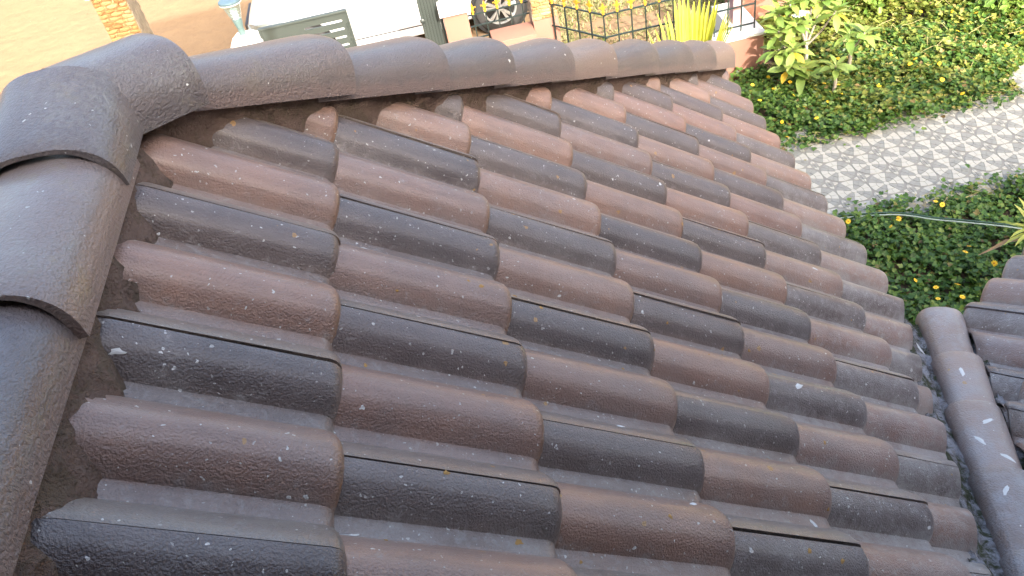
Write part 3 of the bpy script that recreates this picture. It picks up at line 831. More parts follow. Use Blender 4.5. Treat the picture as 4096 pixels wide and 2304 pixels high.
def fence(root, a, b, n, rails, zt, zb, fin=True, first=True, last=True, ends=0.0):
    a = Vector((a[0], a[1], 0)); b = Vector((b[0], b[1], 0)); d = (b-a); L = d.length; yaw = math.atan2(d.y, d.x)
    Mx = Matrix.Translation((a.x, a.y, 0)) @ Matrix.Rotation(yaw, 4, 'Z')
    for z in rails: MB().box(-ends, L+ends, -.007, .007, z-.007, z+.007).build('rail', M_BLACK, root, Mx)
    bar = MB().box(-.0065, .0065, -.0065, .0065, 0, zt-zb)
    bm_ = None
    for i in range(n+1):
        if (i == 0 and not first) or (i == n and not last): continue
        p = a + d*(i/n)
        Mi = Matrix.Translation((p.x, p.y, zb)) @ Matrix.Rotation(yaw, 4, 'Z')
        if bm_ is None:
            o = bar.build('bar', M_BLACK, root, Mi); bm_ = o.data
        else: inst('bar', bm_, root, Mi)
        if fin: inst('finial', FIN, root, Matrix.Translation((p.x, p.y, zt)) @ Matrix.Rotation(yaw, 4, 'Z') @ Matrix.Scale(1.08, 4))
f1 = empty('iron_fence', (1.92, 7.0, -3.415)); tag(f1, 'black iron fence with gold finials turning the corner on the low pink wall', 'fence')
fence(f1, (1.49, 7.52), (1.92, 7.0), 4, (FT_Z, FM_Z, FB_Z), FT_Z, -3.416, last=False, ends=.03)
fence(f1, (1.92, 7.0), (3.52, 7.0), 11, (FT_Z, FM_Z, FB_Z), FT_Z, -3.416)
f2 = empty('iron_fence', (.95, 7.74, G)); tag(f2, 'short black iron fence with gold finials between the pink gate post and the stone pillar', 'fence')
fence(f2, (.66, 7.74), (1.20, 7.76), 4, (-2.915, -3.045, -3.18, -3.305), -2.915, -3.6, ends=.08)

# pink meter box under the short fence
mb_ = empty('meter_box', (1.03, 7.55, G)); tag(mb_, 'pink plastered box with a white plate between gate post and stone pillar', 'utility box')
MB().box(.80, 1.265, 7.40, 7.72, G, -3.12).build('box_body', M_PINK, mb_, bevel=.006)
MB().box(.985, 1.06, 7.388, 7.399, -3.42, -3.30).build('cover_plate', M_WHITE, mb_, bevel=.003)

# ------------------------------------------------------------------ stone clad pillars
def stone_mat(name, cols):
    n = N(name); vec, tc = n.coords()
    c = n.ramp(n.rnd, [(i/(len(cols)-1), c) for i, c in enumerate(cols)])
    c = n.mix(n.ramp(n.noise(38, 4, .7, vec=vec), [(.45, 0), (.75, .6)]), c, (.30, .15, .05))
    n.setp('Base Color', c); n.setp('Roughness', .8); n.setp('Normal', n.bump(n.noise(70, 4, .7, vec=vec), .9, .006)); return n.m
M_STONE = stone_mat('golden_stone', [(.31, .165, .06), (.36, .23, .10), (.40, .30, .165), (.34, .205, .075), (.25, .12, .045)])
M_STONEG = stone_mat('grey_stone', [(.20, .18, .14), (.24, .22, .17), (.17, .155, .12)])
M_JOINT = plain('stone_joint', (.26, .17, .085), .9, var=.2)
def stone_mesh(seed, kind='lens'):
    r = random.Random(seed); V = []; F = []; n = 12
    for sc_, y in ((1.0, 0), (.90, -.6), (.55, -1.0)):
        for i in range(n):
            a = 2*math.pi*i/n
            ca, sa = math.cos(a), math.sin(a)
            if kind == 'lens': x = math.copysign(abs(ca)**.75, ca)*.5; z = math.copysign(abs(sa)**.9, sa)*.5*(1-.18*abs(ca))
            elif kind == 'drop': x = sa*.5*(1.0 if ca > 0 else .9); z = ca*.5 if ca < 0 else math.copysign(abs(ca)**1.4, ca)*.55
            else: x = math.copysign(abs(ca)**.35, ca)*.5; z = math.copysign(abs(sa)**.35, sa)*.5
            k = 1 + (r.uniform(-.10, .10) if y == 0 else r.uniform(-.06, .06))
            V.append((x*sc_*k, y, z*sc_*k))
    for q in range(2):
        for i in range(n): F.append((q*n+i, q*n+(i+1) % n, (q+1)*n+(i+1) % n, (q+1)*n+i))
    F.append(tuple(2*n+i for i in range(n)))
    me = meshdata('stone', V, F, M_STONE)
    bm = bmesh.new(); bm.from_mesh(me); bmesh.ops.recalc_face_normals(bm, faces=bm.faces); bm.to_mesh(me); bm.free()
    return me
LENS_S = [stone_mesh(i) for i in range(6)]; SQ_S = [stone_mesh(20+i, 'sq') for i in range(2)]
DROP_S = []
for i in range(4):
    m_ = stone_mesh(40+i, 'drop'); m_.materials.clear(); m_.materials.append(M_STONEG); DROP_S.append(m_)
def clad_front(root, x0, x1, y, z0, z1, rowh, slen):
    z = z1 - rowh*.5; row = 0
    while z > z0:
        x = x0 - (slen*.5 if row % 2 else rng.uniform(0, .02))
        while x < x1 - .01:
            l = slen*rng.uniform(.85, 1.12); a, b = max(x, x0+.002), min(x+l, x1-.002)
            if b-a > .02:
                M = Matrix.Translation(((a+b)/2, y, z)) @ Matrix.Rotation(rng.gauss(0, .06), 4, 'Y') @ Matrix.Diagonal(((b-a)*.98, .020*rng.uniform(.7, 1.3), rowh*1.02, 1))
                inst('stone', rng.choice(LENS_S), root, M)
            x += l
            if x < x1-.02:
                M = Matrix.Translation((x+.010, y, z+rng.uniform(-.004, .004))) @ Matrix.Diagonal((.020, .016, rowh*.9, 1)); inst('stone', rng.choice(SQ_S), root, M)
            x += .021
        z -= rowh; row += 1
def clad_side(root, x, y0, y1, z0, z1, w, h, sgn):
    n = int((y1-y0)/w); z = z1-h*.5; row = 0
    while z > z0:
        for i in range(n + (row % 2)):
            y = y0 + (i + (0 if row % 2 else .5))*(y1-y0)/n
            if y < y0+.008 or y > y1-.008: continue
            M = Matrix.Translation((x, y, z)) @ Matrix.Rotation(math.pi/2*sgn, 4, 'Z') @ Matrix.Diagonal((w*.98, .014*rng.uniform(.7, 1.2), h*1.08, 1))
            inst('stone', rng.choice(DROP_S), root, M)
        z -= h*.62; row += 1
# far pillar at the road edge (left)
p1 = empty('stone_pillar', (-3.0, 8.36, G)); tag(p1, 'tall square pillar clad in golden stone standing alone at the sandy road', 'pillar')
PX0, PX1, PY0, PY1 = -3.205, -2.865, 8.20, 8.52
MB().box(PX0+.004, PX1-.004, PY0+.004, PY1-.004, G, -2.04).build('core', M_JOINT, p1)
clad_front(p1, PX0, PX1, PY0+.004, -3.1, -2.045, .043, .125)
clad_side(p1, PX1-.004, PY0, PY1, -3.1, -2.05, .036, .085, 1)
MB().box(PX0-.035, PX1+.035, PY0-.035, PY1+.035, -2.03, -1.96).build('capstone', M_WHITE, p1, bevel=.006)
# near pillar at the fence corner
p2 = empty('stone_pillar', (1.40, 7.68, G)); tag(p2, 'square pillar with golden stone above a pink base where the fence corner starts', 'pillar')
MB().box(1.275, 1.545, 7.555, 7.85, -3.05, -1.95).build('core', M_JOINT, p2)
clad_front(p2, 1.27, 1.55, 7.559, -3.045, -2.2, .037, .11)
clad_side(p2, 1.279, 7.55, 7.85, -3.045, -2.2, .034, .09, -1)
MB().box(1.272, 1.548, 7.552, 7.853, G, -3.051).build('base', M_PINK, p2, bevel=.004)
MB().box(1.235, 1.585, 7.515, 7.885, -1.945, -1.88).build('capstone', M_WHITE, p2, bevel=.006)

# ------------------------------------------------------------------ gate posts, gate, lamp
gp = empty('gate_post', (.46, 7.78, G)); tag(gp, 'smooth pink gate post with a white cap beside the ribbed gate', 'gate post')
MB().box(.335, .60, 7.65, 7.92, G, -2.82).build('post_body', M_PINK, gp, bevel=.004)
MB().box(.30, .64, 7.61, 7.96, -2.818, -2.70).build('cap', M_WHITE, gp, bevel=.008)
wp = empty('gate_post', (-1.77, 7.85, G)); tag(wp, 'white gate post with a sloping faceted cap carrying the solar lamp', 'gate post')
MB().box(-1.90, -1.62, 7.71, 7.99, G, -2.76).build('post_body', M_WHITE, wp, bevel=.004)
V = []; c0 = (-1.76, 7.85)
for hw, z in ((.175, -2.758), (.175, -2.70), (.075, -2.605)):
    for sx, sy in ((-1,-1),(1,-1),(1,1),(-1,1)): V.append((c0[0]+sx*hw, c0[1]+sy*hw, z))
MB().add(V, [(3,2,1,0)] + [(q*4+i, q*4+(i+1) % 4, q*4+4+(i+1) % 4, q*4+4+i) for q in range(2) for i in range(4)] + [(8,9,10,11)]).build('cap', M_WHITE, wp)
M_LAMP = plain('lamp_plastic', (.085, .135, .135), .35, var=.05); M_LAMPT = plain('lamp_solar_top', (.09, .15, .18), .25, var=.05)
gl = N('lamp_glass'); gl.setp('Base Color', (.42, .55, .55, 1)); gl.setp('Roughness', .08); gl.b.inputs['Transmission Weight'].default_value = .85; gl.b.inputs['IOR'].default_value = 1.2; M_GLASS = gl.m
lx, ly, lz = -1.765, 7.84, -2.604
lamp = empty('solar_lamp', (lx, ly, lz)); tag(lamp, 'blue grey cone shaped solar lamp on top of the white gate post', 'lamp')
MB().lathe([(.034, 0), (.034, .06), (.030, .062), (.046, .13), (.050, .165), (.046, .17)], 20, (lx, ly, lz)).build('lamp_base', M_LAMP, lamp, None, True)
MB().lathe([(.050, .168), (.098, .345)], 20, (lx, ly, lz)).build('glass_shade', M_GLASS, lamp, None, True)
MB().lathe([(.022, .172), (.030, .185), (.024, .20), (.033, .215), (.026, .23), (.035, .25), (.028, .265), (.036, .285), (.02, .30)], 16, (lx, ly, lz)).build('bulb', plain('lamp_reflector', (.75, .80, .80), .2), lamp, None, True)
MB().lathe([(.100, .346), (.118, .348), (.118, .360)], 24, (lx, ly, lz)).build('rim', M_WHITE, lamp, None, True)
MB().lathe([(.120, .3605), (.120, .375), (.112, .384)], 24, (lx, ly, lz)).build('solar_top', M_LAMPT, lamp, None, True)

gate = empty('gate', (-1.1, 7.85, G)); tag(gate, 'grey metal wicket gate with long slots and a scroll cutout beside the white post', 'gate')
GX0, GX1, GZ1 = -1.60, -.645, -2.60
def slotted_plate(x0, x1, z0, z1, y, slots, t=.016):
    """plate in the xz plane with rounded slots cut out"""
    bm = bmesh.new()
    outer = [(x0, z0), (x1, z0), (x1, z1), (x0, z1)]
    def ring(pts):
        vs = [bm.verts.new((px, y, pz)) for px, pz in pts]
        return [bm.edges.new((vs[i], vs[(i+1) % len(vs)])) for i in range(len(vs))]
    es = ring(outer)
    for pts in slots: es += ring(pts)
    bmesh.ops.triangle_fill(bm, edges=es, use_beauty=True)
    r = bmesh.ops.extrude_face_region(bm, geom=bm.faces[:])
    bmesh.ops.translate(bm, vec=(0, t, 0), verts=[v for v in r['geom'] if isinstance(v, bmesh.types.BMVert)])
    bmesh.ops.recalc_face_normals(bm, faces=bm.faces)
    me = bpy.data.meshes.new('gate_plate'); bm.to_mesh(me); bm.free(); me.materials.append(M_GREY); return me
def slot(x0, x1, z, h, skew=0):
    out = []; n = 5
    for i in range(n+1):
        a = -math.pi/2+math.pi*i/n; out.append((x1-h/2+h/2*math.cos(a), z+h/2*math.sin(a)))
    for i in range(n+1):
        a = math.pi/2+math.pi*i/n; out.append((x0+h/2+h/2*math.cos(a), z+h/2*math.sin(a)))
    return out
def arc(cx, cz, r, w, a0, a1, n=10):
    o = [(cx+(r+w/2)*math.cos(a0+(a1-a0)*i/n), cz+(r+w/2)*math.sin(a0+(a1-a0)*i/n)) for i in range(n+1)]
    return o + [(cx+(r-w/2)*math.cos(a1-(a1-a0)*i/n), cz+(r-w/2)*math.sin(a1-(a1-a0)*i/n)) for i in range(n+1)]
sl = []
for z, a in ((-2.70, -1.13), (-2.79, -1.13), (-2.88, -1.13), (-2.97, -1.13), (-3.06, -1.13), (-3.15, -1.13), (-3.24, -1.13), (-3.33, -1.13)):
    sl.append(slot(a, -.72, z, .028))
sc_ = (-1.37, -2.88)
sl += [arc(sc_[0], sc_[1], .062, .022, .1, 2.7), arc(sc_[0], sc_[1], .030, .02, -.2, 3.0), arc(sc_[0]-.11, sc_[1]-.03, .07, .02, .6, 1.7), arc(sc_[0]+.115, sc_[1]-.01, .06, .02, 1.2, 2.4),
       arc(sc_[0], sc_[1]-.12, .062, .022, 3.5, 5.9)]
inst('gate_plate', slotted_plate(GX0+.02, GX1-.012, -3.80, GZ1-.012, 7.842, sl), gate)
fr = MB(); fr.box(GX0, GX1, 7.825, 7.875, GZ1-.012, GZ1+.012).build('top_rail', M_GREY, gate, bevel=.003)
MB().box(GX0, GX0+.02, 7.827, 7.873, -3.82, GZ1-.0125).build('stile', M_GREY, gate); MB().box(GX1-.014, GX1, 7.827, 7.873, -3.82, GZ1-.0125).build('stile', M_GREY, gate)
for (a, b, c_, d_) in ((GX0+.06, -1.18, -2.76, -2.748), (-1.185, -1.175, -3.10, -2.761), (GX0+.06, -1.18, -3.11, -3.101)): MB().box(a, b, 7.834, 7.8415, c_, d_).build('panel_moulding', M_GREYD, gate)
for z in (-2.80, -2.98): MB().tube([(GX1-.035, 7.836, z-.07), (GX1-.035, 7.836, z+.07)], .007, 8).build('hinge', M_GREY, gate, None, True)
rg = empty('gate', (.22, 7.85, G)); tag(rg, 'tall grey ribbed gate leaf folded back against the pink gate post', 'gate')
MB().box(.10, .30, 7.80, 7.84, G+.06, -2.25).build('leaf_sheet', M_GREYD, rg)
for i in range(6):
    x = .106+i*.0335; MB().box(x, x+.021, 7.784, 7.7995, G+.06, -2.25).build('rib', M_GREY, rg)
MB().box(.302, .333, 7.77, 7.85, G+.03, -2.2).build('hinge_channel', M_GREYD, rg, bevel=.003)
kb = MB(); kb.lathe([(.016, 0), (.022, .01), (.03, .03), (.028, .05), (.012, .06)], 12); kb.build('knob', M_GREYD, rg, Matrix.Translation((.115, 7.785, -2.86)) @ Matrix.Rotation(math.pi/2, 4, 'X'), True)

# ------------------------------------------------------------------ white car beyond the gate
def car():
    cx0, cx1, yn, yf = -2.13, 1.78, 9.27, 10.97
    cy = (yn+yf)/2; hw = (yf-yn)/2
    root = empty('car', (-.2, cy, G)); tag(root, 'white hatchback car parked on the sandy road behind the gate', 'car')
    paint = N('white_car_paint'); paint.setp('Base Color', (.56, .57, .58, 1)); paint.setp('Roughness', .28); paint.b.inputs['Coat Weight'].default_value = .8; paint.b.inputs['Coat Roughness'].default_value = .06
    P = paint.m
    dark = plain('car_dark_trim', (.02, .02, .022), .5); glass = plain('car_glass', (.03, .035, .04), .08, var=.02)
    rub = plain('tyre_rubber', (.028, .028, .028), .75, bump=.3); alloy = plain('alloy', (.62, .64, .64), .3, metal=.6, var=.05)
    lampg = plain('headlamp_glass', (.28, .34, .36), .08, metal=.5, var=.3, vscale=14); blackin = plain('wheel_well', (.008, .008, .008), .9)
    # body: sections along x -> (half width, sill z, shoulder z, top z)
    st = [(-2.13, .45, .38, .52, .56), (-2.10, .62, .26, .60, .68), (-2.02, .74, .21, .66, .78), (-1.85, .81, .19, .72, .86), (-1.5, .835, .19, .80, .93), (-1.05, .845, .19, .85, .985), (-.85, .85, .19, .87, 1.02), (-.2, .85, .19, .89, 1.0), (.6, .85, .19, .91, 1.0), (1.2, .85, .20, .93, 1.01), (1.6, .83, .24, .93, 1.0), (1.74, .76, .30, .88, .95), (1.78, .66, .38, .80, .88)]
    V = []; F = []; n = 18
    for x, w, z0, zs, zt in st:
        prof = [(-w*.80, z0), (-w*.97, z0+.03), (-w*.985, z0+.12), (-w*1.0, z0+.20), (-w*1.0, (z0+zs)/2+.08), (-w*.985, zs-.06), (-w*.93, zs+.0), (-w*.84, zs+(zt-zs)*.55), (-w*.45, zt)]
        prof = prof + [(-a, b) for a, b in prof[::-1]]
        for a, b in prof: V.append((x, cy+a, G+b))
    for i in range(len(st)-1):
        for k in range(n): F.append((i*n+k, i*n+(k+1) % n, (i+1)*n+(k+1) % n, (i+1)*n+k))
    F.append(tuple(range(n))); F.append(tuple((len(st)-1)*n+k for k in range(n))[::-1])
    bm_ = MB().add(V, F); body = bm_.build('body', P, root, None, True, 35)
    md = body.modifiers.new('sub', 'SUBSURF'); md.levels = 2; md.render_levels = 2
    # greenhouse
    V = []; F = []
    secs = [(-.98, .74, .96, .70, 1.00), (-.30, .76, .98, .60, 1.44), (.5, .76, .98, .60, 1.50), (1.25, .75, .98, .58, 1.46), (1.70, .70, .95, .60, 1.02)]
    for x, wb, zb, wt, zt in secs:
        for a, b in ((-wb, zb), (-wt, zt), (wt, zt), (wb, zb)): V.append((x, cy+a, G+b))
    for i in range(len(secs)-1):
        for k in range(3): F.append((i*4+k, i*4+k+1, (i+1)*4+k+1, (i+1)*4+k))
    F.append((0, 1, 2, 3)); F.append((19, 18, 17, 16))
    MB().add(V, F).build('cabin_glass', glass, root)
    rf = MB()
    V = []; F = []
    for x, w, z in ((-.30, .60, 1.445), (.1, .61, 1.49), (.5, .61, 1.506), (1.0, .60, 1.495), (1.27, .585, 1.466)):
        for a, b in ((-1, 0), (-.6, .03), (.6, .03), (1, 0)): V.append((x, cy+a*w, G+z+b))
    for i in range(4):
        for k in range(3): F.append((i*4+k, i*4+k+1, (i+1)*4+k+1, (i+1)*4+k))
    MB().add(V, F).build('roof', P, root, None, True)
    for side in (-1, 1):
        yy = cy + side*hw
        for xa, za, xb, zb in ((-.98, .98, -.30, 1.45), (.38, .98, .42, 1.48), (1.68, .98, 1.27, 1.47)):
            MB().tube([(xa, cy+side*.745, G+za), (xb, cy+side*.605, G+zb)], .035, 6).build('roof_pillar', P, root)
        # wheels
        for wx in (-1.40, 1.08):
            wy = yy - side*.07
            MB().tube([(wx, yy-side*.25, G+.33), (wx, yy+side*.004, G+.335)], .375, 28).build('wheel_arch', blackin, root)
            ty = MB(); V = []; F = []; m = 32
            prof = [(.215, -.09), (.30, -.10), (.322, -.075), (.325, 0), (.322, .075), (.30, .10), (.215, .09)]
            for r, o in prof:
                for k in range(m): V.append((wx+r*math.cos(2*math.pi*k/m), wy+o+side*.012, G+.325+r*math.sin(2*math.pi*k/m)))
            for i in range(len(prof)-1):
                for k in range(m): F.append((i*m+k, i*m+(k+1) % m, (i+1)*m+(k+1) % m, (i+1)*m+k))
            wheel = MB().add(V, F).build('wheel', rub, root, None, True, 60)
            V = []; F = []; face = wy+side*.098
            rim = MB()
            rim.tube([(wx, face-side*.06, G+.325), (wx, face-side*.055, G+.325)], .215, 28)
            rim.build('rim_back', blackin, wheel)
            ring = MB(); Vr = []; Fr = []
            for r, o in ((.218, 0), (.205, .010), (.196, -.004), (.19, -.05)):
                for k in range(m): Vr.append((wx+r*math.cos(2*math.pi*k/m), face+side*o, G+.325+r*math.sin(2*math.pi*k/m)))
            for i in range(3):
                for k in range(m): Fr.append((i*m+k, i*m+(k+1) % m, (i+1)*m+(k+1) % m, (i+1)*m+k))
            MB().add(Vr, Fr).build('rim', alloy, wheel, None, True)
            for k in range(5):
                for d in (-.13, .13):
                    a = 2*math.pi*k/5+.35+d; b = 2*math.pi*k/5+.35+d*1.5
                    p0 = Vector((wx+.03*math.cos(a), 0, G+.325+.03*math.sin(a))); p1_ = Vector((wx+.197*math.cos(b), 0, G+.325+.197*math.sin(b)))
                    t = (p1_-p0).normalized(); q = Vector((-t.z, 0, t.x))
                    pts = []
                    for p, w_ in ((p0, .012), (p1_, .020)):
                        for e, yo in ((-1, 0), (1, 0), (1, -.03), (-1, -.03)): pts.append((p.x+q.x*w_*e, face+side*(.004+yo), p.z+q.z*w_*e))
                    MB().add(pts, [(0,1,2,3), (7,6,5,4), (0,4,5,1), (1,5,6,2), (2,6,7,3), (3,7,4,0)]).build('spoke', alloy, wheel)
            MB().tube([(wx, face-side*.02, G+.325), (wx, face+side*.012, G+.325)], .034, 14).build('hub', alloy, wheel)
        # door lines, rocker, mirror, handles, headlamp
        for xa, xb, za, zb in ((-.80, -.794, .26, .95), (.20, .206, .26, .95), (1.0, 1.006, .62, .95)):
            MB().box(xa, xb, yy-.006 if side > 0 else yy-.0045, yy+.0045 if side > 0 else yy+.006, G+za, G+zb).build('door_gap', dark, root)
        MB().box(-.98, .66, min(yy-side*.03, yy+side*.010), max(yy-side*.03, yy+side*.010), G+.205, G+.315).build('rocker_panel', P, root, bevel=.008)
        MB().box(-.98, .66, min(yy-side*.02, yy+side*.0052), max(yy-side*.02, yy+side*.0052), G+.3155, G+.326).build('rocker_gap', dark, root)
        for xh in (0.0, .92): MB().tube([(xh, yy+side*.022, G+.76), (xh+.16, yy+side*.022, G+.775)], .013, 8).build('door_handle', P, root, None, True)
        mm = MB(); mm.lathe([(.0, -.07), (.06, -.06), (.10, -.02), (.10, .02), (.06, .06), (.0, .07)], 14)
        MB().box(-.77, -.69, min(yy-side*.07, yy+side*.04), max(yy-side*.07, yy+side*.04), G+.945, G+.985).build('mirror_arm', dark, root)
        mm.build('mirror', dark, root, Matrix.Translation((-.74, yy+side*.12, G+1.0)) @ Matrix.Rotation(math.pi/2, 4, 'Y') @ Matrix.Diagonal((.7, 1.15, .8, 1)), True)
        hv = [(-2.10, cy+side*.60, G+.58), (-2.02, cy+side*.75, G+.58), (-1.70, cy+side*.838, G+.66), (-1.62, cy+side*.83, G+.78), (-1.95, cy+side*.765, G+.76), (-2.06, cy+side*.60, G+.72)]
        hv2 = [(x+.02, y+side*.016, z) for x, y, z in hv]
        MB().add(hv+hv2, [tuple(range(6)), tuple(range(11, 5, -1))] + [(i, (i+1) % 6, 6+(i+1) % 6, 6+i) for i in range(6)]).build('headlamp', lampg, root)
    MB().box(-2.155, -2.10, cy-.36, cy+.36, G+.56, G+.63).build('grille', dark, root, bevel=.01)
    return root
car()

# ------------------------------------------------------------------ plants
def blade(pts, widths, fold=.25, thick=0):
    """a long leaf along pts with a folded midrib"""
    V = []; F = []; P = [Vector(p) for p in pts]
    for i, p in enumerate(P):
        t = (P[min(i+1, len(P)-1)]-P[max(i-1, 0)]).normalized(); s = t.cross(Vector((0, 0, 1)))
        if s.length < .05: s = Vector((1, 0, 0))
        s.normalize(); n = s.cross(t)
        w = widths[i]
        V += [p - s*w + n*w*fold, p, p + s*w + n*w*fold]
    for i in range(len(P)-1):
        for k in (0, 1): F.append((i*3+k, i*3+k+1, i*3+4+k, i*3+3+k))
    return V, F
def simple_leaf_mat(name, c1, c2, trans=.3):
    n = N(name); oi = n.n('ShaderNodeObjectInfo'); tc = n.n('ShaderNodeTexCoord')
    c = n.mix(oi.outputs['Random'], c1, c2)
    c = n.mix(n.ramp(n.noise(20, 3, vec=tc.outputs['Object']), [(.45, 0), (.8, .4)]), c, tuple(x*.7 for x in c1))
    n.setp('Base Color', c); n.setp('Roughness', .42)
    tr = n.n('ShaderNodeBsdfTranslucent'); n.l(c, tr.inputs['Color']); mx = n.n('ShaderNodeMixShader'); mx.inputs[0].default_value = trans
    n.l(n.b.outputs[0], mx.inputs[1]); n.l(tr.outputs[0], mx.inputs[2]); n.l(mx.outputs[0], n.out.inputs['Surface']); return n.m
M_PALM = simple_leaf_mat('palm_leaf', (.43, .45, .05), (.58, .56, .10)); M_PALM2 = simple_leaf_mat('palm_leaf_green', (.20, .30, .05), (.34, .40, .06))
M_DRAC = simple_leaf_mat('striped_leaf', (.34, .40, .06), (.55, .56, .14)); M_FR1 = simple_leaf_mat('plumeria_leaf', (.14, .24, .05), (.26, .34, .08), .25); M_FRY = simple_leaf_mat('plumeria_yellow_leaf', (.55, .36, .03), (.62, .45, .05))

# fan palm in front of the fence: two folded fans
palm = empty('fan_palm', (2.55, 6.45, G)); tag(palm, 'yellow green fan palm rising behind the far end of the hip', 'palm')
MB().tube([(2.55, 6.45, G), (2.57, 6.47, -3.85), (2.60, 6.50, -3.72)], [.05, .035, .02], 8).build('stem', M_STEM, palm, None, True)
def fan(base, dirs):
    for (tx, ty, tz, w) in dirs:
        b = Vector(base); b.x += (tx-b.x)*.38; t = Vector((tx, ty, tz)); mid = b.lerp(t, .55) + Vector((0, 0, .012))
        V, F = blade([b, b.lerp(t, .25), mid, b.lerp(t, .82)+Vector((0, 0, .01)), t], [.006, w*.8, w, w*.75, w*.15], .55)
        obj('leaflet', V, F, M_PALM if rng.random() < .8 else M_PALM2, palm)
base = (2.62, 6.50, -3.80)
tips = [(2.28, 6.55, -2.99), (2.33, 6.56, -2.93), (2.38, 6.58, -2.90), (2.42, 6.60, -2.87), (2.46, 6.60, -2.86), (2.50, 6.62, -2.80), (2.55, 6.62, -2.75), (2.59, 6.63, -2.74), (2.63, 6.63, -2.72), (2.67, 6.62, -2.74), (2.71, 6.62, -2.74), (2.75, 6.62, -2.76), (2.79, 6.60, -2.78), (2.82, 6.60, -2.79), (2.86, 6.58, -2.80), (2.88, 6.56, -2.84)]
fan(base, [(2.6+(x-2.6)*1.30+rng.gauss(0, .008), y, z+rng.gauss(0, .02), .036) for x, y, z in tips])
fan((2.64, 6.50, -3.66), [(3.05+.012*i, 6.56-.012*i, -2.93-.022*i, .016) for i in range(6)] + [(2.93, 6.52, -2.98, .018), (2.90, 6.50, -3.03, .018)])
# small red and green plants at the fence foot
for (x, y, lab) in ((1.66, 6.76, 'small spiky green plant with a red centre left of the fan palm'), (2.0, 6.72, 'small spiky plant with a yellow leaf just beside the fan palm')):
    r_ = empty('spiky_plant', (x, y, G)); tag(r_, lab, 'plant')
    for i in range(11):
        a = i*2.4; l = rng.uniform(.42, .62)
        d = Vector((math.cos(a), math.sin(a), 0))
        V, F = blade([Vector((x, y, G+.22)), Vector((x, y, G+.22))+d*l*.25+Vector((0, 0, l*.42)), Vector((x, y, G+.22))+d*l*.55+Vector((0, 0, l*.72)), Vector((x, y, G+.22))+d*l*.8+Vector((0, 0, l*.78))], [.014, .022, .018, .002], .4)
        obj('leaf', V, F, M_PALM2 if i % 4 else M_PALM, r_)
    MB().tube([(x, y, G), (x, y, G+.45)], [.02, .014], 7).build('stem', plain('red_stem', (.45, .10, .06), .6), r_)

# frangipani: grey branches ending in whorls of big leaves
def obovate(L, Wd, bend, n=7):
    V = []; F = []
    for i in range(n+1):
        t = i/n; w = Wd*(math.sin(math.pi*min(t*.98+.02, 1)**1.35))**.8*.5 if 0 < i < n else .002
        y = L*t; z = -bend*L*t*t + .05*L*t
        V += [(-w, y, z+w*.30), (0, y, z), (w, y, z+w*.30)]
    for i in range(n):
        for k in (0, 1): F.append((i*3+k, i*3+k+1, i*3+4+k, i*3+3+k))
    return V, F
PL = []
for i in range(5):
    V, F = obovate(.17, .062, (.15, .3, .45, .25, .6)[i]); PL.append(meshdata('plumeria_leaf', [(x*1.3, y*1.25, z*1.25) for x, y, z in V], F, M_FR1, True))
PLY = meshdata('plumeria_leaf_yellow', *obovate(.15, .062, .35), M_FRY, True)
def whorl(root, tip, n, size, rr, yellow=0):
    tip = Vector(tip)
    for i in range(n):
        a = i*2.39996+rr; t = i/n
        pitch = math.radians(50-62*t+rng.gauss(0, 8))
        s = size*rng.uniform(.8, 1.12)*(.75+.35*t)
        M = Matrix.Translation(tip + Vector((0, 0, -.05*t))) @ Matrix.Rotation(a, 4, 'Z') @ Matrix.Rotation(pitch, 4, 'X') @ Matrix.Rotation(rng.gauss(0, .25), 4, 'Y') @ Matrix.Scale(s, 4)
        inst('leaf', PLY if (yellow and i >= n-yellow) else rng.choice(PL), root, M)
def frangipani(base, tips, label, n=11, size=1.0, flower=None):
    root = empty('frangipani', base); tag(root, label, 'shrub')
    b = Vector(base)
    MB().tube([b, b+Vector((.01, .0, .18)), b+Vector((0, .01, .30))], [.022, .018, .016], 8).build('trunk', M_BARK, root, None, True)
    for i, tp in enumerate(tips):
        t = Vector(tp); s = b+Vector((0, .01, .28)); m = s.lerp(t, .5)+Vector((0, 0, -.04))
        MB().tube([s, m, t], [.014, .011, .008], 7).build('branch', M_BARK, root, None, True)
        whorl(root, tp, n, size, i*1.3, 1 if i % 2 else 0)
    if flower:
        fm = meshdata('petal', *obovate(.035, .022, .3, 4), M_WHITE, True); fc = Vector(flower)
        for k in range(9):
            c = fc + Vector((rng.gauss(0, .03), rng.gauss(0, .03), rng.gauss(0, .022)))
            for q in range(5):
                inst('petal', fm, root, Matrix.Translation(c) @ Matrix.Rotation(q*1.2566+k, 4, 'Z') @ Matrix.Rotation(.35, 4, 'X'))
    return root
frangipani((3.70, 6.55, G), [(3.62, 6.62, -3.30), (3.70, 6.42, -3.42), (3.80, 6.60, -3.25), (3.66, 6.72, -3.16), (3.78, 6.74, -3.10), (3.62, 6.35, -3.56), (3.60, 6.55, -3.46), (3.78, 6.35, -3.62)], 'frangipani with whorls of broad leaves and a white flower head at the wall end', 15, 1.0, (3.80, 6.55, -3.14))
frangipani((4.00, 6.75, G), [(3.86, 6.75, -3.12), (3.98, 6.80, -3.05), (4.12, 6.72, -3.10), (4.22, 6.62, -3.22), (4.10, 6.90, -3.0)], 'second frangipani with a bare grey branch behind the flowering one', 14, 1.0)
frangipani((4.36, 6.50, G), [(4.30, 6.45, -3.42), (4.42, 6.38, -3.40)], 'low frangipani whorl standing out of the sunlit undergrowth', 11, 1.0)
frangipani((4.02, 6.12, G), [(4.0, 6.10, -3.52)], 'single shaded frangipani whorl in the ground cover behind the path', 12, .95)

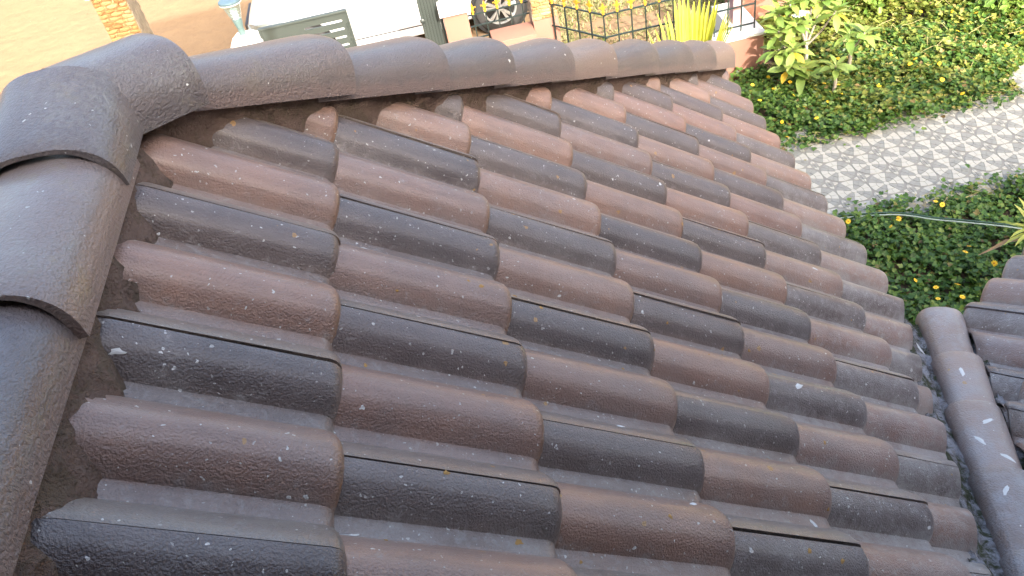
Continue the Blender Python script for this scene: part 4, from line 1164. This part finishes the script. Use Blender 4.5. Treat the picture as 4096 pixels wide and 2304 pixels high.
# leafy bushes in the sunny far corner
def bush(name, c, rx, ry, h, n, size, label, mat):
    root = empty(name, (c[0], c[1], G)); tag(root, label, 'bush', 'leafy bushes in the sunny corner')
    U = R.normal(0, 1, (n, 3)); U /= np.linalg.norm(U, axis=1)[:, None]; U[:, 2] = np.abs(U[:, 2])
    rad = R.uniform(.45, 1.0, n)**.5 * (1+.25*np.sin(U[:, 0]*5+c[0])*np.cos(U[:, 1]*4))
    P = U*rad[:, None]*np.array([rx, ry, h]) + np.array([c[0], c[1], G+.05])
    yaw = np.arctan2(-U[:, 0], U[:, 1]) + R.normal(0, .7, n)
    OV = np.array([(0, 0), (.13, .15), (.23, .35), (.25, .55), (.18, .78), (.08, .92), (0, 1.0), (-.08, .92), (-.18, .78), (-.25, .55), (-.23, .35), (-.13, .15)])
    V, k, fa, fb = leaves_np(P, yaw, R.normal(.05, .45, n), R.uniform(size*.7, size*1.2, n), R.normal(0, .5, n), OV)
    inst('foliage', leaf_mesh_np('foliage', V, k, fa, fb, mat), root)['kind'] = 'stuff'
    for i in range(5):
        a = i*1.26; MB().tube([(c[0], c[1], G), (c[0]+.3*rx*math.cos(a), c[1]+.3*ry*math.sin(a), G+h*.5), (c[0]+.6*rx*math.cos(a), c[1]+.6*ry*math.sin(a), G+h*.8)], [.012, .008, .005], 6).build('stem', M_BARK, root)
bush('leafy_bush', (5.15, 7.9), .55, .45, .55, 900, .10, 'broad leaved green bush at the back next to the frangipanis', M_FRANG)
bush('leafy_bush', (5.95, 7.75), .55, .45, .62, 900, .11, 'broad leaved green bush at the back, second from the frangipanis', M_FRANG)
bush('leafy_bush', (6.65, 7.35), .5, .45, .65, 900, .12, 'large leaved bush at the top right corner of the garden', M_FRANG)
bush('leafy_bush', (6.35, 6.85), .40, .30, .38, 500, .10, 'low leafy bush in front of the corner bush beside the path bend', M_FRANG)

# yellow striped dracaena beside the right roof
dr_ = empty('dracaena', (4.10, 3.22, G)); tag(dr_, 'bright yellow striped spiky plant at the right edge beside the lower roof', 'plant')
MB().tube([(4.10, 3.22, G), (4.10, 3.22, -3.38)], [.025, .018], 8).build('stem', M_BARK, dr_)
for i in range(26):
    a = i*2.4; el = math.radians(rng.uniform(-5, 70)); l = rng.uniform(.16, .27)
    d = Vector((math.cos(a)*math.cos(el), math.sin(a)*math.cos(el), math.sin(el))); b = Vector((4.10, 3.22, -3.42+.002*i))
    V, F = blade([b, b+d*l*.4, b+d*l*.75+Vector((0, 0, -.01)), b+d*l+Vector((0, 0, -.04))], [.008, .014, .012, .001], .3)
    obj('leaf', V, F, M_DRAC, dr_)
V, F = blade([(3.99, 3.20, -3.45), (3.92, 3.22, -3.46), (3.82, 3.22, -3.50), (3.72, 3.22, -3.53)], [.012, .02, .012, .002], .5)
obj('withered_leaf', V, F, M_DRY, dr_)

# dry grass behind the fence
q = 3600; gp_ = np.c_[R.uniform(1.5, 4.4, q), R.uniform(7.35, 10.0, q), np.full(q, G)]
den = .5+.5*np.sin(gp_[:, 0]*2.1+gp_[:, 1]*1.7)*np.sin(gp_[:, 1]*2.3-gp_[:, 0]); gp_ = gp_[(den > R.uniform(0, .75, q)) & (gp_[:, 0] > 1.5+(gp_[:, 1]-7.6)*.18)]; q = len(gp_)
GB = np.array([(0, 0), (.05, .2), (.06, .4), (.05, .6), (.04, .75), (.02, .9), (0, 1.0), (-.02, .9), (-.04, .75), (-.05, .6), (-.06, .4), (-.05, .2)])
rep_ = np.repeat(np.arange(q), 5); m_ = len(rep_)
V, k, fa, fb = leaves_np(gp_[rep_]+np.c_[R.normal(0, .025, m_), R.normal(0, .025, m_), np.zeros(m_)], R.uniform(0, 6.28, m_), R.uniform(.2, 1.3, m_), R.uniform(.035, .09, m_), None, GB*np.array([1.3, 1]), .2, .3)
M_GRASS = leaf_material('dry_grass', [(0, (.13, .17, .05)), (.4, (.23, .24, .10)), (.7, (.33, .29, .15)), (1, (.40, .34, .21))], .25, .6)
tag(inst('dry_grass', leaf_mesh_np('dry_grass', V, k, fa, fb, M_GRASS)), 'patchy dry grass on the sandy lot behind the fence', 'grass', kind='stuff')

# ------------------------------------------------------------------ white splashes of paint and droppings lying on the tiles
bpy.context.view_layer.update()
def bvh_of(objs):
    V = []; F = []
    for o in objs:
        n0 = len(V); Mw = world_of(o); me = o.data
        V += [Mw @ v.co for v in me.vertices]; F += [tuple(i+n0 for i in p.vertices) for p in me.polygons]
    return BVHTree.FromPolygons(V, F)
named = []
slope_of = {}
for par in (main_deck, right_deck, val_bed, hip_bed, ridge_bed):
    kids = [o for o in tile_objs if o.parent == par]
    if kids: slope_of[par.name] = (par, bvh_of(kids))
M_SPLASH = plain('white_splash', (.66, .67, .66), .7, var=.12, vscale=60)
M_LICH = plain('ochre_lichen', (.40, .235, .075), .85, var=.2, vscale=80)
def ground_pt(slope, s, v):
    M = F_MAIN if slope == 'main' else F_RIGHT
    return M @ Vector((s, v, .3)), (M.to_3x3() @ Vector((0, 0, -1)))
def splash(par, tree, origin, direction, L, Wd, ang, mat, seed):
    hit = tree.ray_cast(origin, direction, 2.0)
    if hit[0] is None: return
    r = random.Random(seed); c, nrm = hit[0], hit[1]
    t = nrm.orthogonal().normalized(); t = Matrix.Rotation(ang, 3, nrm) @ t; b = nrm.cross(t)
    n = 14; V = [c + nrm*.0016]; F = []
    for i in range(n):
        a = 2*math.pi*i/n; k = 1+r.uniform(-.25, .25)
        p = c + t*(L*.5*math.cos(a)*k) + b*(Wd*.5*math.sin(a)*k + .25*Wd*math.cos(a)**2)
        h = tree.find_nearest(p)
        V.append(h[0] + h[1]*.0003 if h[0] else p)
    for i in range(n): F.append((0, 1+i, 1+(i+1) % n))
    h = tree.find_nearest(V[0]); V[0] = h[0] + h[1]*.0014
    o = obj('splash', V, F, mat, par)
rs = random.Random(5)
pd, tr = slope_of[main_deck.name]
spots = [(.02, -.18, .030, .012), (-.30, .02, .020, .008), (.05, .40, .016, .007), (1.1, .35, .030, .012), (1.52, .95, .022, .008), (.52, .10, .020, .012), (.62, -.05, .025, .010), (.95, -.02, .022, .010), (1.25, .12, .028, .012), (-.2, -.32, .022, .012), (.45, -.35, .024, .010), (1.0, .62, .016, .008)]
for i, (s_, v_, L_, w_) in enumerate(spots):
    o_, d_ = ground_pt('main', s_, v_); splash(pd, tr, o_, d_, L_, w_, rs.uniform(0, 3.1), M_SPLASH, i)
for i in range(26):
    s_ = rs.uniform(.05, 1.1); v_ = rs.uniform(-.35, .35) + .15*s_
    o_, d_ = ground_pt('main', s_, v_); k = rs.uniform(.006, .013); splash(pd, tr, o_, d_, k, k*.7, rs.uniform(0, 3.1), M_LICH, 100+i)
pd2, tr2 = slope_of[right_deck.name]
for i, (a, b_) in enumerate(((-.02, .22), (-.12, .30), (.10, .34), (.05, .52))):
    p = E0 + e_r*a + u_r*b_ + n_r*.3; splash(pd2, tr2, p, -n_r, .045, .012, rs.uniform(0, 3.1), M_SPLASH, 300+i)
pd3, tr3 = slope_of[val_bed.name]
for i, (t, o) in enumerate(((.02, .0), (-.22, .012), (-.30, -.02), (-.36, .03), (-.5, -.01))):
    p = vt(t) - VALL*o + Vector((0, 0, .4)); splash(pd3, tr3, p, Vector((0, 0, -1)), .038, .011, rs.uniform(0, 3.1), M_SPLASH, 400+i)
